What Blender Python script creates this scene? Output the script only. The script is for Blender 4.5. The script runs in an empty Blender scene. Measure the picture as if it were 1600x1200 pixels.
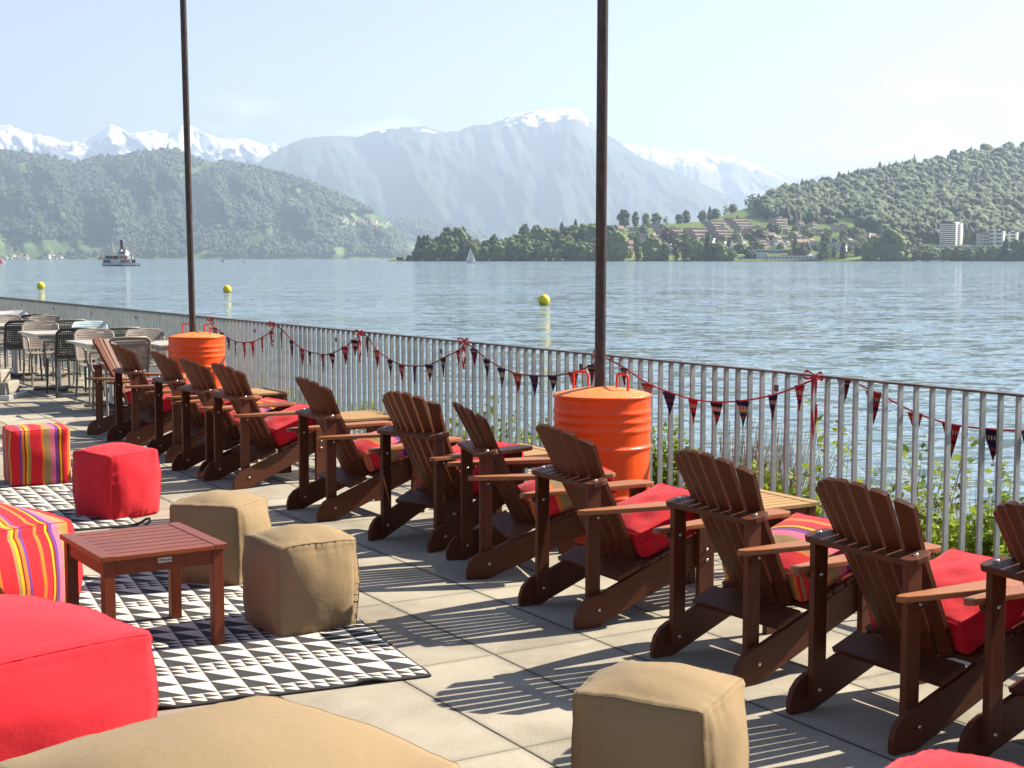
import bpy, bmesh, math, random
import numpy as np
from mathutils import Vector, Matrix, noise as mnoise

SC = bpy.context.scene
COL = SC.collection
R = math.radians
rnd = random.Random(7)

# ------------------------------------------------------------------ camera
F_PX, H_EYE = 2240.0, 1.66                      # focal length in pixels of a 1600 px wide frame, eye height
PITCH = math.atan(196.0 / F_PX)
WATER_Z = H_EYE - 4.0
cam = bpy.data.cameras.new('camera')
cam.sensor_width = 36.0
cam.lens = 36.0 * F_PX / 1600.0
cam.clip_start = 0.05
cam.clip_end = 90000.0
cam.dof.use_dof = True
cam.dof.focus_distance = 8.5
cam.dof.aperture_fstop = 18.0
camo = bpy.data.objects.new('camera', cam)
COL.objects.link(camo)
camo.location = (0, 0, H_EYE)
camo.rotation_euler = (math.pi / 2 - PITCH, 0, 0)
SC.camera = camo

# ------------------------------------------------------------------ sky, sun, exposure
SUN_AZ, SUN_EL = R(66.6), R(40.0)               # azimuth clockwise from +Y
w = bpy.data.worlds.new('World'); SC.world = w; w.use_nodes = True
nt = w.node_tree; N = nt.nodes; L = nt.links
bg = N['Background']
sky = N.new('ShaderNodeTexSky'); sky.sky_type = 'NISHITA'; sky.sun_disc = False
sky.sun_elevation = SUN_EL; sky.sun_rotation = SUN_AZ
sky.altitude = 400; sky.air_density = 1.0; sky.dust_density = 0.9; sky.ozone_density = 1.3
tc = N.new('ShaderNodeTexCoord')
mp = N.new('ShaderNodeMapping'); mp.inputs['Scale'].default_value = (7, 7, 24)
L.new(tc.outputs['Generated'], mp.inputs['Vector'])
cn = N.new('ShaderNodeTexNoise'); cn.inputs['Scale'].default_value = 1.4; cn.inputs['Detail'].default_value = 6; cn.inputs['Roughness'].default_value = 0.6
L.new(mp.outputs[0], cn.inputs['Vector'])
cr = N.new('ShaderNodeMapRange'); cr.inputs['From Min'].default_value = 0.56; cr.inputs['From Max'].default_value = 0.74
L.new(cn.outputs['Fac'], cr.inputs['Value'])
sep = N.new('ShaderNodeSeparateXYZ'); L.new(tc.outputs['Generated'], sep.inputs[0])
lo = N.new('ShaderNodeMapRange'); lo.interpolation_type = 'SMOOTHSTEP'
lo.inputs['From Min'].default_value = 0.135; lo.inputs['From Max'].default_value = 0.085
L.new(sep.outputs['Z'], lo.inputs['Value'])
mu = N.new('ShaderNodeMath'); mu.operation = 'MULTIPLY'; L.new(cr.outputs[0], mu.inputs[0]); L.new(lo.outputs[0], mu.inputs[1])
mu2 = N.new('ShaderNodeMath'); mu2.operation = 'MULTIPLY'; L.new(mu.outputs[0], mu2.inputs[0]); mu2.inputs[1].default_value = 0.6
mxs = N.new('ShaderNodeMixRGB'); mxs.inputs[2].default_value = (15, 14.6, 14, 1)
L.new(mu2.outputs[0], mxs.inputs[0]); L.new(sky.outputs[0], mxs.inputs[1])
tn_ = N.new('ShaderNodeMixRGB'); tn_.blend_type = 'MULTIPLY'; tn_.inputs[0].default_value = 1.0; tn_.inputs[2].default_value = (1.01, 0.905, 0.96, 1)
L.new(mxs.outputs[0], tn_.inputs[1]); L.new(tn_.outputs[0], bg.inputs['Color'])
bg.inputs['Strength'].default_value = 0.05

sl = bpy.data.lights.new('sun', 'SUN'); sl.energy = 5.0; sl.angle = R(0.5); sl.color = (1.0, 0.90, 0.74)
so = bpy.data.objects.new('sun', sl); COL.objects.link(so)
sd = Vector((math.sin(SUN_AZ) * math.cos(SUN_EL), math.cos(SUN_AZ) * math.cos(SUN_EL), math.sin(SUN_EL)))
so.rotation_euler = sd.to_track_quat('Z', 'Y').to_euler()
so.location = (20, 10, 20)

SC.view_settings.view_transform = 'Standard'; SC.view_settings.look = 'None'
SC.view_settings.gamma = 1.0; SC.view_settings.exposure = 1.85
SC.cycles.use_denoising = True
SC.cycles.max_bounces = 6; SC.cycles.diffuse_bounces = 3; SC.cycles.glossy_bounces = 3
SC.cycles.transmission_bounces = 4; SC.cycles.volume_bounces = 0; SC.cycles.transparent_max_bounces = 6
SC.cycles.sample_clamp_indirect = 6.0
SC.cycles.caustics_reflective = False; SC.cycles.caustics_refractive = False

# ------------------------------------------------------------------ where a sight line meets a height, a depth or the railing
cp, sp = math.cos(PITCH), math.sin(PITCH)
def ray(px, py):
    rx, ru = (px - 800) / F_PX, (600 - py) / F_PX
    return Vector((rx, cp + ru * sp, -sp + ru * cp))
CAM = Vector((0, 0, H_EYE))
def at_z(px, py, z=0.0):
    d = ray(px, py); return CAM + d * ((z - H_EYE) / d.z)
def at_y(px, py, Y):
    d = ray(px, py); return CAM + d * (Y / d.y)

# ------------------------------------------------------------------ tags and object helpers
def tag(o, label=None, cat=None, group=None, kind=None):
    if label: o['label'] = label
    if cat: o['category'] = cat
    if group: o['group'] = group
    if kind: o['kind'] = kind
    return o
def empty(name, loc=(0, 0, 0), rz=0.0):
    o = bpy.data.objects.new(name, None); COL.objects.link(o)
    o.location = loc; o.rotation_euler = (0, 0, rz); o.empty_display_size = 0.2
    return o
def copy_tree(o, parent=None):
    c = o.copy(); COL.objects.link(c)
    if parent is not None: c.parent = parent
    for ch in list(o.children): copy_tree(ch, c)
    return c

class MB:
    """collects geometry for ONE mesh object"""
    def __init__(s): s.v = []; s.f = []; s.m = []; s.sm = []
    def add(s, verts, faces, mi=0, smooth=False, M=None):
        b = len(s.v)
        if M is not None: verts = [M @ Vector(p) for p in verts]
        s.v += [tuple(p) for p in verts]
        for fc in faces:
            s.f.append(tuple(b + i for i in fc)); s.m.append(mi); s.sm.append(smooth)
    def box(s, c, size, mi=0, M=None, rz=0.0, bev=0.0):
        hx, hy, hz = size[0] / 2, size[1] / 2, size[2] / 2
        T = Matrix.Translation(Vector(c)) @ Matrix.Rotation(rz, 4, 'Z')
        if M is not None: T = M @ T
        if bev <= 0:
            vs = [(x, y, z) for x in (-hx, hx) for y in (-hy, hy) for z in (-hz, hz)]
            fs = [(0, 1, 3, 2), (4, 6, 7, 5), (0, 4, 5, 1), (2, 3, 7, 6), (0, 2, 6, 4), (1, 5, 7, 3)]
            s.add(vs, fs, mi, False, T)
        else:
            bm = bmesh.new(); bmesh.ops.create_cube(bm, size=1.0)
            for v in bm.verts: v.co = Vector((v.co.x * size[0], v.co.y * size[1], v.co.z * size[2]))
            bmesh.ops.bevel(bm, geom=list(bm.edges), offset=bev, segments=2, affect='EDGES', profile=0.6)
            bm.verts.index_update()
            s.add([v.co.copy() for v in bm.verts], [[v.index for v in f.verts] for f in bm.faces], mi, False, T)
            bm.free()
    def tube(s, pts, r, n=8, mi=0, M=None, cap=True, smooth=True):
        pts = [Vector(p) for p in pts]; rs = r if isinstance(r, (list, tuple)) else [r] * len(pts)
        vs = []; fs = []; prev = None
        for i, p in enumerate(pts):
            t = (pts[min(i + 1, len(pts) - 1)] - pts[max(i - 1, 0)]).normalized()
            if prev is None: a = t.orthogonal().normalized()
            else:
                a = (prev - t * prev.dot(t))
                a = a.normalized() if a.length > 1e-6 else t.orthogonal().normalized()
            prev = a; b = t.cross(a)
            for k in range(n):
                an = 2 * math.pi * k / n
                vs.append(p + (a * math.cos(an) + b * math.sin(an)) * rs[i])
        for i in range(len(pts) - 1):
            for k in range(n):
                fs.append((i * n + k, i * n + (k + 1) % n, (i + 1) * n + (k + 1) % n, (i + 1) * n + k))
        s.add(vs, fs, mi, smooth, M)
        if cap:
            s.add([vs[k] for k in range(n)][::-1], [tuple(range(n))], mi, False, M)
            s.add([vs[(len(pts) - 1) * n + k] for k in range(n)], [tuple(range(n))], mi, False, M)
    def lathe(s, prof, n=32, mi=0, M=None, smooth=True):
        vs = []; fs = []
        for (r, z) in prof:
            for k in range(n):
                a = 2 * math.pi * k / n; vs.append((r * math.cos(a), r * math.sin(a), z))
        for i in range(len(prof) - 1):
            for k in range(n):
                fs.append((i * n + k, i * n + (k + 1) % n, (i + 1) * n + (k + 1) % n, (i + 1) * n + k))
        s.add(vs, fs, mi, smooth, M)
    def prism(s, poly, axis, a, b, mi=0, M=None, bev=0.0):
        """poly in 2D extruded from a to b along axis 'x','y','z'"""
        def P(u, v, w_):
            return {'x': (w_, u, v), 'y': (u, w_, v), 'z': (u, v, w_)}[axis]
        n = len(poly)
        vs = [P(u, v, a) for u, v in poly] + [P(u, v, b) for u, v in poly]
        fs = [tuple(range(n)), tuple(range(2 * n - 1, n - 1, -1))] + [(i, i + n, (i + 1) % n + n, (i + 1) % n) for i in range(n)]
        if bev > 0:
            bm = bmesh.new(); bv = [bm.verts.new(p) for p in vs]
            for fc in fs: bm.faces.new([bv[i] for i in fc])
            bmesh.ops.recalc_face_normals(bm, faces=bm.faces)
            ed = [e for e in bm.edges if (e.verts[0].index, e.verts[1].index) and len(e.link_faces) == 2 and e.calc_face_angle(0) > 0.6]
            bmesh.ops.bevel(bm, geom=ed, offset=bev, segments=2, affect='EDGES', profile=0.6)
            bm.verts.index_update()
            vs = [v.co.copy() for v in bm.verts]; fs = [[v.index for v in f.verts] for f in bm.faces]; bm.free()
        s.add(vs, fs, mi, False, M)
    def build(s, name, mats, parent=None, loc=None, fix=True):
        me = bpy.data.meshes.new(name); me.from_pydata(s.v, [], s.f)
        for m in (mats if isinstance(mats, (list, tuple)) else [mats]): me.materials.append(m)
        me.polygons.foreach_set('material_index', s.m); me.polygons.foreach_set('use_smooth', s.sm)
        if fix:
            bm = bmesh.new(); bm.from_mesh(me); bmesh.ops.recalc_face_normals(bm, faces=bm.faces); bm.to_mesh(me); bm.free()
        me.update()
        o = bpy.data.objects.new(name, me); COL.objects.link(o)
        if parent is not None: o.parent = parent
        if loc is not None: o.location = loc
        return o

def np_object(name, V, Fa, mats, colors=None, smooth=False, parent=None, mat_idx=None):
    """fast mesh from arrays; Fa is (n,3) or (n,4)"""
    me = bpy.data.meshes.new(name)
    V = np.asarray(V, dtype=np.float32); Fa = np.asarray(Fa, dtype=np.int32)
    k = Fa.shape[1]
    me.vertices.add(len(V)); me.vertices.foreach_set('co', V.ravel())
    me.loops.add(Fa.size); me.loops.foreach_set('vertex_index', Fa.ravel())
    me.polygons.add(len(Fa)); me.polygons.foreach_set('loop_start', np.arange(0, Fa.size, k, dtype=np.int32))
    me.polygons.foreach_set('loop_total', np.full(len(Fa), k, dtype=np.int32))
    if smooth: me.polygons.foreach_set('use_smooth', np.ones(len(Fa), dtype=bool))
    for m in (mats if isinstance(mats, (list, tuple)) else [mats]): me.materials.append(m)
    if mat_idx is not None: me.polygons.foreach_set('material_index', np.asarray(mat_idx, dtype=np.int32))
    me.update(calc_edges=True)
    if colors is not None:
        ca = me.color_attributes.new('tint', 'FLOAT_COLOR', 'POINT')
        c4 = np.ones((len(V), 4), dtype=np.float32); c4[:, :3] = colors
        ca.data.foreach_set('color', c4.ravel())
    me.validate()
    o = bpy.data.objects.new(name, me); COL.objects.link(o)
    if parent is not None: o.parent = parent
    return o

# ------------------------------------------------------------------ materials
def mat(name, color=(0.5, 0.5, 0.5), rough=0.6, metal=0.0, spec=0.5):
    m = bpy.data.materials.new(name); m.use_nodes = True
    b = m.node_tree.nodes['Principled BSDF']
    b.inputs['Base Color'].default_value = (*color, 1); b.inputs['Roughness'].default_value = rough
    b.inputs['Metallic'].default_value = metal; b.inputs['Specular IOR Level'].default_value = spec
    return m, m.node_tree.nodes, m.node_tree.links, b
def nz(Nn, Ll, scale, detail=4, rough=0.6, vec=None, mscale=None, coord='Object'):
    t = Nn.new('ShaderNodeTexNoise'); t.inputs['Scale'].default_value = scale
    t.inputs['Detail'].default_value = detail; t.inputs['Roughness'].default_value = rough
    if vec is None:
        c = Nn.new('ShaderNodeTexCoord'); vec = c.outputs[coord]
    if mscale is not None:
        mm = Nn.new('ShaderNodeMapping'); mm.inputs['Scale'].default_value = mscale; Ll.new(vec, mm.inputs['Vector']); vec = mm.outputs[0]
    Ll.new(vec, t.inputs['Vector']); return t
def ramp(Nn, Ll, fac, stops, interp='LINEAR'):
    r = Nn.new('ShaderNodeValToRGB'); r.color_ramp.interpolation = interp
    e = r.color_ramp.elements
    while len(e) < len(stops): e.new(0.5)
    for i, (p, c) in enumerate(stops):
        e[i].position = p; e[i].color = (*c, 1)
    Ll.new(fac, r.inputs['Fac']); return r
def bump(Nn, Ll, b, h, strength=0.3, dist=0.01):
    bp = Nn.new('ShaderNodeBump'); bp.inputs['Strength'].default_value = strength; bp.inputs['Distance'].default_value = dist
    Ll.new(h, bp.inputs['Height']); Ll.new(bp.outputs[0], b.inputs['Normal']); return bp
def math_n(Nn, Ll, op, a, b_=None, c=None):
    m = Nn.new('ShaderNodeMath'); m.operation = op
    for i, x in enumerate((a, b_, c)):
        if x is None: continue
        if isinstance(x, (int, float)): m.inputs[i].default_value = x
        else: Ll.new(x, m.inputs[i])
    return m.outputs[0]
def mixc(Nn, Ll, fac, a, b_, mode='MIX'):
    m = Nn.new('ShaderNodeMixRGB'); m.blend_type = mode
    for i, x in enumerate((fac, a, b_)):
        if isinstance(x, (int, float)): m.inputs[i].default_value = x
        elif isinstance(x, tuple): m.inputs[i].default_value = (*x, 1)
        else: Ll.new(x, m.inputs[i])
    return m.outputs[0]

def wood(name, c1, c2, rough=0.5, axis=(1, 1, 1)):
    m, Nn, Ll, b = mat(name, c1, rough, 0, 0.5)
    b.inputs['Specular IOR Level'].default_value = 0.28
    t = nz(Nn, Ll, 6, 6, 0.65, mscale=axis)
    t2 = nz(Nn, Ll, 90, 3, 0.6, mscale=axis)
    oi = Nn.new('ShaderNodeObjectInfo')
    k = math_n(Nn, Ll, 'MULTIPLY_ADD', t2.outputs['Fac'], 0.55, t.outputs['Fac'])
    k = math_n(Nn, Ll, 'MULTIPLY_ADD', oi.outputs['Random'], 0.24, k)
    r = ramp(Nn, Ll, k, [(0.50, c1), (0.62, tuple((x + y) / 2 for x, y in zip(c1, c2))), (0.95, c2)])
    Ll.new(r.outputs[0], b.inputs['Base Color'])
    rr = Nn.new('ShaderNodeMapRange'); rr.inputs['To Min'].default_value = rough - 0.08; rr.inputs['To Max'].default_value = rough + 0.18
    Ll.new(t.outputs['Fac'], rr.inputs['Value']); Ll.new(rr.outputs[0], b.inputs['Roughness'])
    bump(Nn, Ll, b, t2.outputs['Fac'], 0.25, 0.002)
    return m
M = {}
M['wood_z'] = wood('stained_wood_upright', (0.012, 0.0032, 0.0012), (0.125, 0.030, 0.008), 0.5, (9, 9, 0.6))
M['wood_y'] = wood('stained_wood_lengthwise', (0.013, 0.0036, 0.0014), (0.115, 0.030, 0.009), 0.5, (9, 0.6, 9))
M['wood_x'] = wood('stained_wood_crosswise', (0.013, 0.0036, 0.0014), (0.115, 0.030, 0.009), 0.5, (0.6, 9, 9))
M['wood_arm'] = wood('sunlit_arm_wood', (0.13, 0.040, 0.014), (0.36, 0.135, 0.052), 0.45, (9, 0.6, 9))  # sunlit sheen of the armrests painted in as a paler wood tone
M['wood_table'] = wood('table_wood', (0.035, 0.008, 0.003), (0.26, 0.062, 0.020), 0.30, (0.6, 9, 9))
M['wood_table_leg'] = wood('table_leg_wood', (0.05, 0.009, 0.003), (0.17, 0.036, 0.012), 0.36, (9, 9, 0.6))
M['wood_pale'] = wood('pale_table_wood', (0.20, 0.10, 0.04), (0.45, 0.27, 0.11), 0.5, (0.6, 9, 9))  # side table tops paler than their legs and aprons
M['steel'], _, _, _ = mat('bolt_steel', (0.75, 0.73, 0.7), 0.3, 1.0)

def fabric(name, col, var=0.12, sheen=0.06):
    m, Nn, Ll, b = mat(name, col, 0.92, 0, 0.2)
    t = nz(Nn, Ll, 3.5, 3, 0.5)
    c2 = tuple(x * (1 - var) for x in col)
    r = ramp(Nn, Ll, t.outputs['Fac'], [(0.3, c2), (0.7, col)]); Ll.new(r.outputs[0], b.inputs['Base Color'])
    b.inputs['Sheen Weight'].default_value = sheen; b.inputs['Sheen Roughness'].default_value = 0.5
    t2 = nz(Nn, Ll, 900, 2, 0.5); t3 = nz(Nn, Ll, 26, 3, 0.6)
    h = math_n(Nn, Ll, 'MULTIPLY_ADD', t2.outputs['Fac'], 0.08, t3.outputs['Fac'])
    bump(Nn, Ll, b, h, 0.35, 0.006)
    return m
M['red'] = fabric('red_canvas', (0.78, 0.022, 0.038))
M['crimson'] = fabric('crimson_cushion_cloth', (0.66, 0.008, 0.022))
M['beige'] = fabric('beige_canvas', (0.315, 0.225, 0.120), 0.10, 0.05)

STRIPES = [(0.0, 'r'), (0.16, 'p'), (0.195, 'o'), (0.235, 'b'), (0.26, 'y'), (0.295, 't'), (0.335, 'r'), (0.52, 'o'), (0.555, 't'), (0.66, 'k'),
           (0.735, 'p'), (0.785, 'b'), (0.812, 'y'), (0.842, 'b'), (0.86, 'r'), (0.95, 'o')]
SC_COL = {'r': (0.74, 0.020, 0.030), 'p': (0.16, 0.05, 0.28), 'o': (0.80, 0.20, 0.03), 'b': (0.22, 0.02, 0.012), 'y': (0.82, 0.40, 0.01),
          't': (0.36, 0.24, 0.09), 'k': (0.74, 0.16, 0.24)}
def striped(name, period, off_=0.0):
    m, Nn, Ll, b = mat(name, (0.5, 0.05, 0.05), 0.92, 0, 0.2)
    uv = Nn.new('ShaderNodeUVMap'); uv.uv_map = 'flat'
    s = Nn.new('ShaderNodeSeparateXYZ'); Ll.new(uv.outputs[0], s.inputs[0])
    k = math_n(Nn, Ll, 'FRACT', math_n(Nn, Ll, 'MULTIPLY_ADD', s.outputs['X'], 1.0 / period, off_ + 20.0))
    st = [(p, SC_COL[c]) for p, c in STRIPES]
    r = ramp(Nn, Ll, k, st, 'CONSTANT')
    Ll.new(r.outputs[0], b.inputs['Base Color'])
    t2 = nz(Nn, Ll, 900, 2, 0.5); t3 = nz(Nn, Ll, 26, 3, 0.6)
    h = math_n(Nn, Ll, 'MULTIPLY_ADD', t2.outputs['Fac'], 0.08, t3.outputs['Fac'])
    bump(Nn, Ll, b, h, 0.35, 0.006)
    b.inputs['Sheen Weight'].default_value = 0.05
    return m
M['stripe'] = striped('striped_canvas', 0.43, 0.5)
M['stripe_cushion'] = striped('striped_cushion_cloth', 0.58)
M['stripe_big'] = striped('wide_striped_canvas', -0.42, 0.47)

# paving: slabs 0.5 x 1.045 m
m, Nn, Ll, b = mat('concrete_paving', (0.4, 0.36, 0.3), 0.85, 0, 0.3)
tcn = Nn.new('ShaderNodeTexCoord'); s = Nn.new('ShaderNodeSeparateXYZ'); Ll.new(tcn.outputs['Object'], s.inputs[0])
SL, SW = 1.045, 0.4975
ux = math_n(Nn, Ll, 'DIVIDE', s.outputs['X'], SL); uy = math_n(Nn, Ll, 'DIVIDE', s.outputs['Y'], SW)
fx = math_n(Nn, Ll, 'FRACT', ux); fy = math_n(Nn, Ll, 'FRACT', uy)
ex = math_n(Nn, Ll, 'MULTIPLY', math_n(Nn, Ll, 'MINIMUM', fx, math_n(Nn, Ll, 'SUBTRACT', 1.0, fx)), SL)
ey = math_n(Nn, Ll, 'MULTIPLY', math_n(Nn, Ll, 'MINIMUM', fy, math_n(Nn, Ll, 'SUBTRACT', 1.0, fy)), SW)
wob = nz(Nn, Ll, 30, 4, 0.7, vec=tcn.outputs['Object'])
wo = math_n(Nn, Ll, 'MULTIPLY', math_n(Nn, Ll, 'SUBTRACT', wob.outputs['Fac'], 0.5), 0.004)
jx = Nn.new('ShaderNodeMapRange'); jx.inputs['From Min'].default_value = 0.0010; jx.inputs['From Max'].default_value = 0.0030
Ll.new(math_n(Nn, Ll, 'ADD', ex, wo), jx.inputs['Value'])
jy = Nn.new('ShaderNodeMapRange'); jy.inputs['From Min'].default_value = 0.0040; jy.inputs['From Max'].default_value = 0.0075
Ll.new(math_n(Nn, Ll, 'ADD', ey, wo), jy.inputs['Value'])
jj = math_n(Nn, Ll, 'MULTIPLY', jx.outputs[0], jy.outputs[0])
cmb = Nn.new('ShaderNodeCombineXYZ'); Ll.new(math_n(Nn, Ll, 'FLOOR', ux), cmb.inputs[0]); Ll.new(math_n(Nn, Ll, 'FLOOR', uy), cmb.inputs[1])
wn = Nn.new('ShaderNodeTexWhiteNoise'); wn.noise_dimensions = '3D'; Ll.new(cmb.outputs[0], wn.inputs['Vector'])
sp1 = nz(Nn, Ll, 150, 3, 0.8, vec=tcn.outputs['Object']); sp2 = nz(Nn, Ll, 420, 2, 0.6, vec=tcn.outputs['Object']); sp3 = nz(Nn, Ll, 1.7, 5, 0.6, vec=tcn.outputs['Object'])
k = math_n(Nn, Ll, 'MULTIPLY_ADD', sp2.outputs['Fac'], 0.6, math_n(Nn, Ll, 'MULTIPLY', sp1.outputs['Fac'], 0.6))
k = math_n(Nn, Ll, 'MULTIPLY_ADD', sp3.outputs['Fac'], 0.45, k)
k = math_n(Nn, Ll, 'MULTIPLY_ADD', wn.outputs['Value'], 0.13, k)
rc = ramp(Nn, Ll, k, [(0.55, (0.11, 0.098, 0.075)), (0.80, (0.335, 0.298, 0.228)), (1.0, (0.53, 0.475, 0.37))])
dk = nz(Nn, Ll, 5, 3, 0.6, vec=tcn.outputs['Object'])
jc = ramp(Nn, Ll, dk.outputs['Fac'], [(0.35, (0.035, 0.03, 0.022)), (0.7, (0.12, 0.10, 0.065))])
base = mixc(Nn, Ll, jj, jc.outputs[0], rc.outputs[0])
vo = Nn.new('ShaderNodeTexVoronoi'); vo.inputs['Scale'].default_value = 1.3; Ll.new(tcn.outputs['Object'], vo.inputs['Vector'])
dot = Nn.new('ShaderNodeMapRange'); dot.inputs['From Min'].default_value = 0.012; dot.inputs['From Max'].default_value = 0.018
Ll.new(vo.outputs['Distance'], dot.inputs['Value'])
base = mixc(Nn, Ll, dot.outputs[0], (0.05, 0.035, 0.02), base)
st_ = nz(Nn, Ll, 0.9, 7, 0.75, vec=tcn.outputs['Object']); sr_ = ramp(Nn, Ll, st_.outputs['Fac'], [(0.36, (0.86, 0.85, 0.84)), (0.54, (1.22, 1.24, 1.28))]); base = mixc(Nn, Ll, 0.8, base, sr_.outputs[0], 'MULTIPLY')
ed_ = Nn.new('ShaderNodeMapRange'); ed_.inputs['From Max'].default_value = 0.035; ed_.inputs['To Min'].default_value = 0.78; Ll.new(math_n(Nn, Ll, 'ADD', math_n(Nn, Ll, 'MINIMUM', ex, ey), math_n(Nn, Ll, 'MULTIPLY', wo, 6.0)), ed_.inputs['Value']); base = mixc(Nn, Ll, 1.0, base, ed_.outputs[0], 'MULTIPLY')
Ll.new(base, b.inputs['Base Color'])
hh = math_n(Nn, Ll, 'MULTIPLY_ADD', sp1.outputs['Fac'], 0.25, jj)
bump(Nn, Ll, b, hh, 0.5, 0.004)
M['paving'] = m
M['kerb'], Nn, Ll, b = mat('kerb_concrete', (0.34, 0.31, 0.25), 0.85); t = nz(Nn, Ll, 40, 5, 0.7); r = ramp(Nn, Ll, t.outputs['Fac'], [(0.3, (0.22, 0.2, 0.16)), (0.7, (0.42, 0.38, 0.31))]); Ll.new(r.outputs[0], b.inputs['Base Color'])

# galvanised railing
M['galv'], Nn, Ll, b = mat('galvanised_steel', (0.34, 0.36, 0.36), 0.55, 0.35, 0.5)
t = nz(Nn, Ll, 9, 6, 0.7); oi = Nn.new('ShaderNodeObjectInfo')
k = math_n(Nn, Ll, 'MULTIPLY_ADD', oi.outputs['Random'], 0.25, t.outputs['Fac'])
r = ramp(Nn, Ll, k, [(0.4, (0.24, 0.265, 0.27)), (0.85, (0.46, 0.49, 0.49))]); Ll.new(r.outputs[0], b.inputs['Base Color'])
M['rail'], Nn, Ll, b = mat('dark_rail_steel', (0.16, 0.14, 0.12), 0.5, 0.4, 0.5)  # top rail and clamps darker and browner than the bars
t = nz(Nn, Ll, 6, 6, 0.7); r = ramp(Nn, Ll, t.outputs['Fac'], [(0.35, (0.07, 0.06, 0.052)), (0.7, (0.20, 0.18, 0.16))]); Ll.new(r.outputs[0], b.inputs['Base Color'])
# rusty pole
M['pole'], Nn, Ll, b = mat('brown_weathered_steel', (0.09, 0.06, 0.05), 0.45, 0.5, 0.5)
t = nz(Nn, Ll, 14, 7, 0.75, mscale=(3, 3, 0.7)); r = ramp(Nn, Ll, t.outputs['Fac'], [(0.33, (0.035, 0.025, 0.022)), (0.56, (0.085, 0.06, 0.05)), (0.72, (0.20, 0.09, 0.045))]); Ll.new(r.outputs[0], b.inputs['Base Color'])
bump(Nn, Ll, b, t.outputs['Fac'], 0.2, 0.002)
# orange drum paint
M['orange'], Nn, Ll, b = mat('orange_drum_paint', (0.86, 0.14, 0.006), 0.33, 0, 0.4)
t = nz(Nn, Ll, 5, 6, 0.7); r = ramp(Nn, Ll, t.outputs['Fac'], [(0.25, (0.95, 0.065, 0.0)), (0.6, (1.0, 0.098, 0.001))]); Ll.new(r.outputs[0], b.inputs['Base Color'])
rr = Nn.new('ShaderNodeMapRange'); rr.inputs['To Min'].default_value = 0.22; rr.inputs['To Max'].default_value = 0.5; Ll.new(t.outputs['Fac'], rr.inputs['Value']); Ll.new(rr.outputs[0], b.inputs['Roughness'])
t2 = nz(Nn, Ll, 7, 3, 0.5); bump(Nn, Ll, b, t2.outputs['Fac'], 0.35, 0.02)
tw_ = nz(Nn, Ll, 16, 8, 0.8, mscale=(1, 1, 2.2)); mw_ = Nn.new('ShaderNodeMapRange'); mw_.inputs['From Min'].default_value = 0.685; mw_.inputs['From Max'].default_value = 0.71; Ll.new(tw_.outputs['Fac'], mw_.inputs['Value'])
Ll.new(mixc(Nn, Ll, mw_.outputs[0], r.outputs[0], (0.16, 0.05, 0.02)), b.inputs['Base Color'])
M['orange_lid'], Nn, Ll, b = mat('dusty_orange_lid', (0.85, 0.22, 0.03), 0.6, 0, 0.4)
t = nz(Nn, Ll, 120, 4, 0.8); r = ramp(Nn, Ll, t.outputs['Fac'], [(0.35, (0.55, 0.12, 0.02)), (0.5, (0.82, 0.22, 0.04)), (0.75, (0.85, 0.38, 0.12))]); Ll.new(r.outputs[0], b.inputs['Base Color'])
bump(Nn, Ll, b, t.outputs['Fac'], 0.4, 0.003)
M['handle'], _, _, _ = mat('red_orange_handle_paint', (0.85, 0.05, 0.008), 0.35)
M['gap'], _, _, _ = mat('dark_opening', (0.01, 0.01, 0.012), 0.6)

# plastics
def plast(name, c):
    m, Nn, Ll, b = mat(name, c, 0.45); t = nz(Nn, Ll, 12, 3, 0.5)
    r = ramp(Nn, Ll, t.outputs['Fac'], [(0.3, tuple(x * 0.85 for x in c)), (0.7, c)]); Ll.new(r.outputs[0], b.inputs['Base Color']); return m
M['taupe'] = plast('taupe_plastic', (0.30, 0.25, 0.21)); M['shaded_taupe_and_foot'] = plast('shaded_taupe_and_foot_plastic', (0.055, 0.05, 0.048))  # shade of away-facing taupe chairs painted as darker plastic; also table feet
M['whitepl'] = plast('white_plastic', (0.75, 0.76, 0.76)); M['bluepl'] = plast('pale_blue_plastic', (0.55, 0.72, 0.76)); M['olivepl'] = plast('olive_grey_plastic', (0.22, 0.22, 0.17))
M['tabletop'] = plast('pale_table_laminate', (0.48, 0.46, 0.39)); M['alu'] , _, _, _ = mat('table_aluminium', (0.6, 0.62, 0.62), 0.4, 0.6)

# rug: rows of woven triangles
m, Nn, Ll, b = mat('woven_triangle_rug', (0.5, 0.5, 0.5), 0.9, 0, 0.2)
uv = Nn.new('ShaderNodeUVMap'); uv.uv_map = 'flat'; wv = nz(Nn, Ll, 260, 1, 0.5, vec=uv.outputs[0])
wvec = Nn.new('ShaderNodeVectorMath'); wvec.operation = 'MULTIPLY_ADD'; Ll.new(wv.outputs['Color'], wvec.inputs[0]); wvec.inputs[1].default_value = (0.006, 0.006, 0); Ll.new(uv.outputs[0], wvec.inputs[2])
s = Nn.new('ShaderNodeSeparateXYZ'); Ll.new(wvec.outputs[0], s.inputs[0])
PB = 0.40
vb = math_n(Nn, Ll, 'MULTIPLY', math_n(Nn, Ll, 'FRACT', math_n(Nn, Ll, 'DIVIDE', s.outputs['Y'], PB)), PB)   # 0..0.30 : small rows to 0.08, then large rows
big = math_n(Nn, Ll, 'GREATER_THAN', vb, 0.11)
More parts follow.
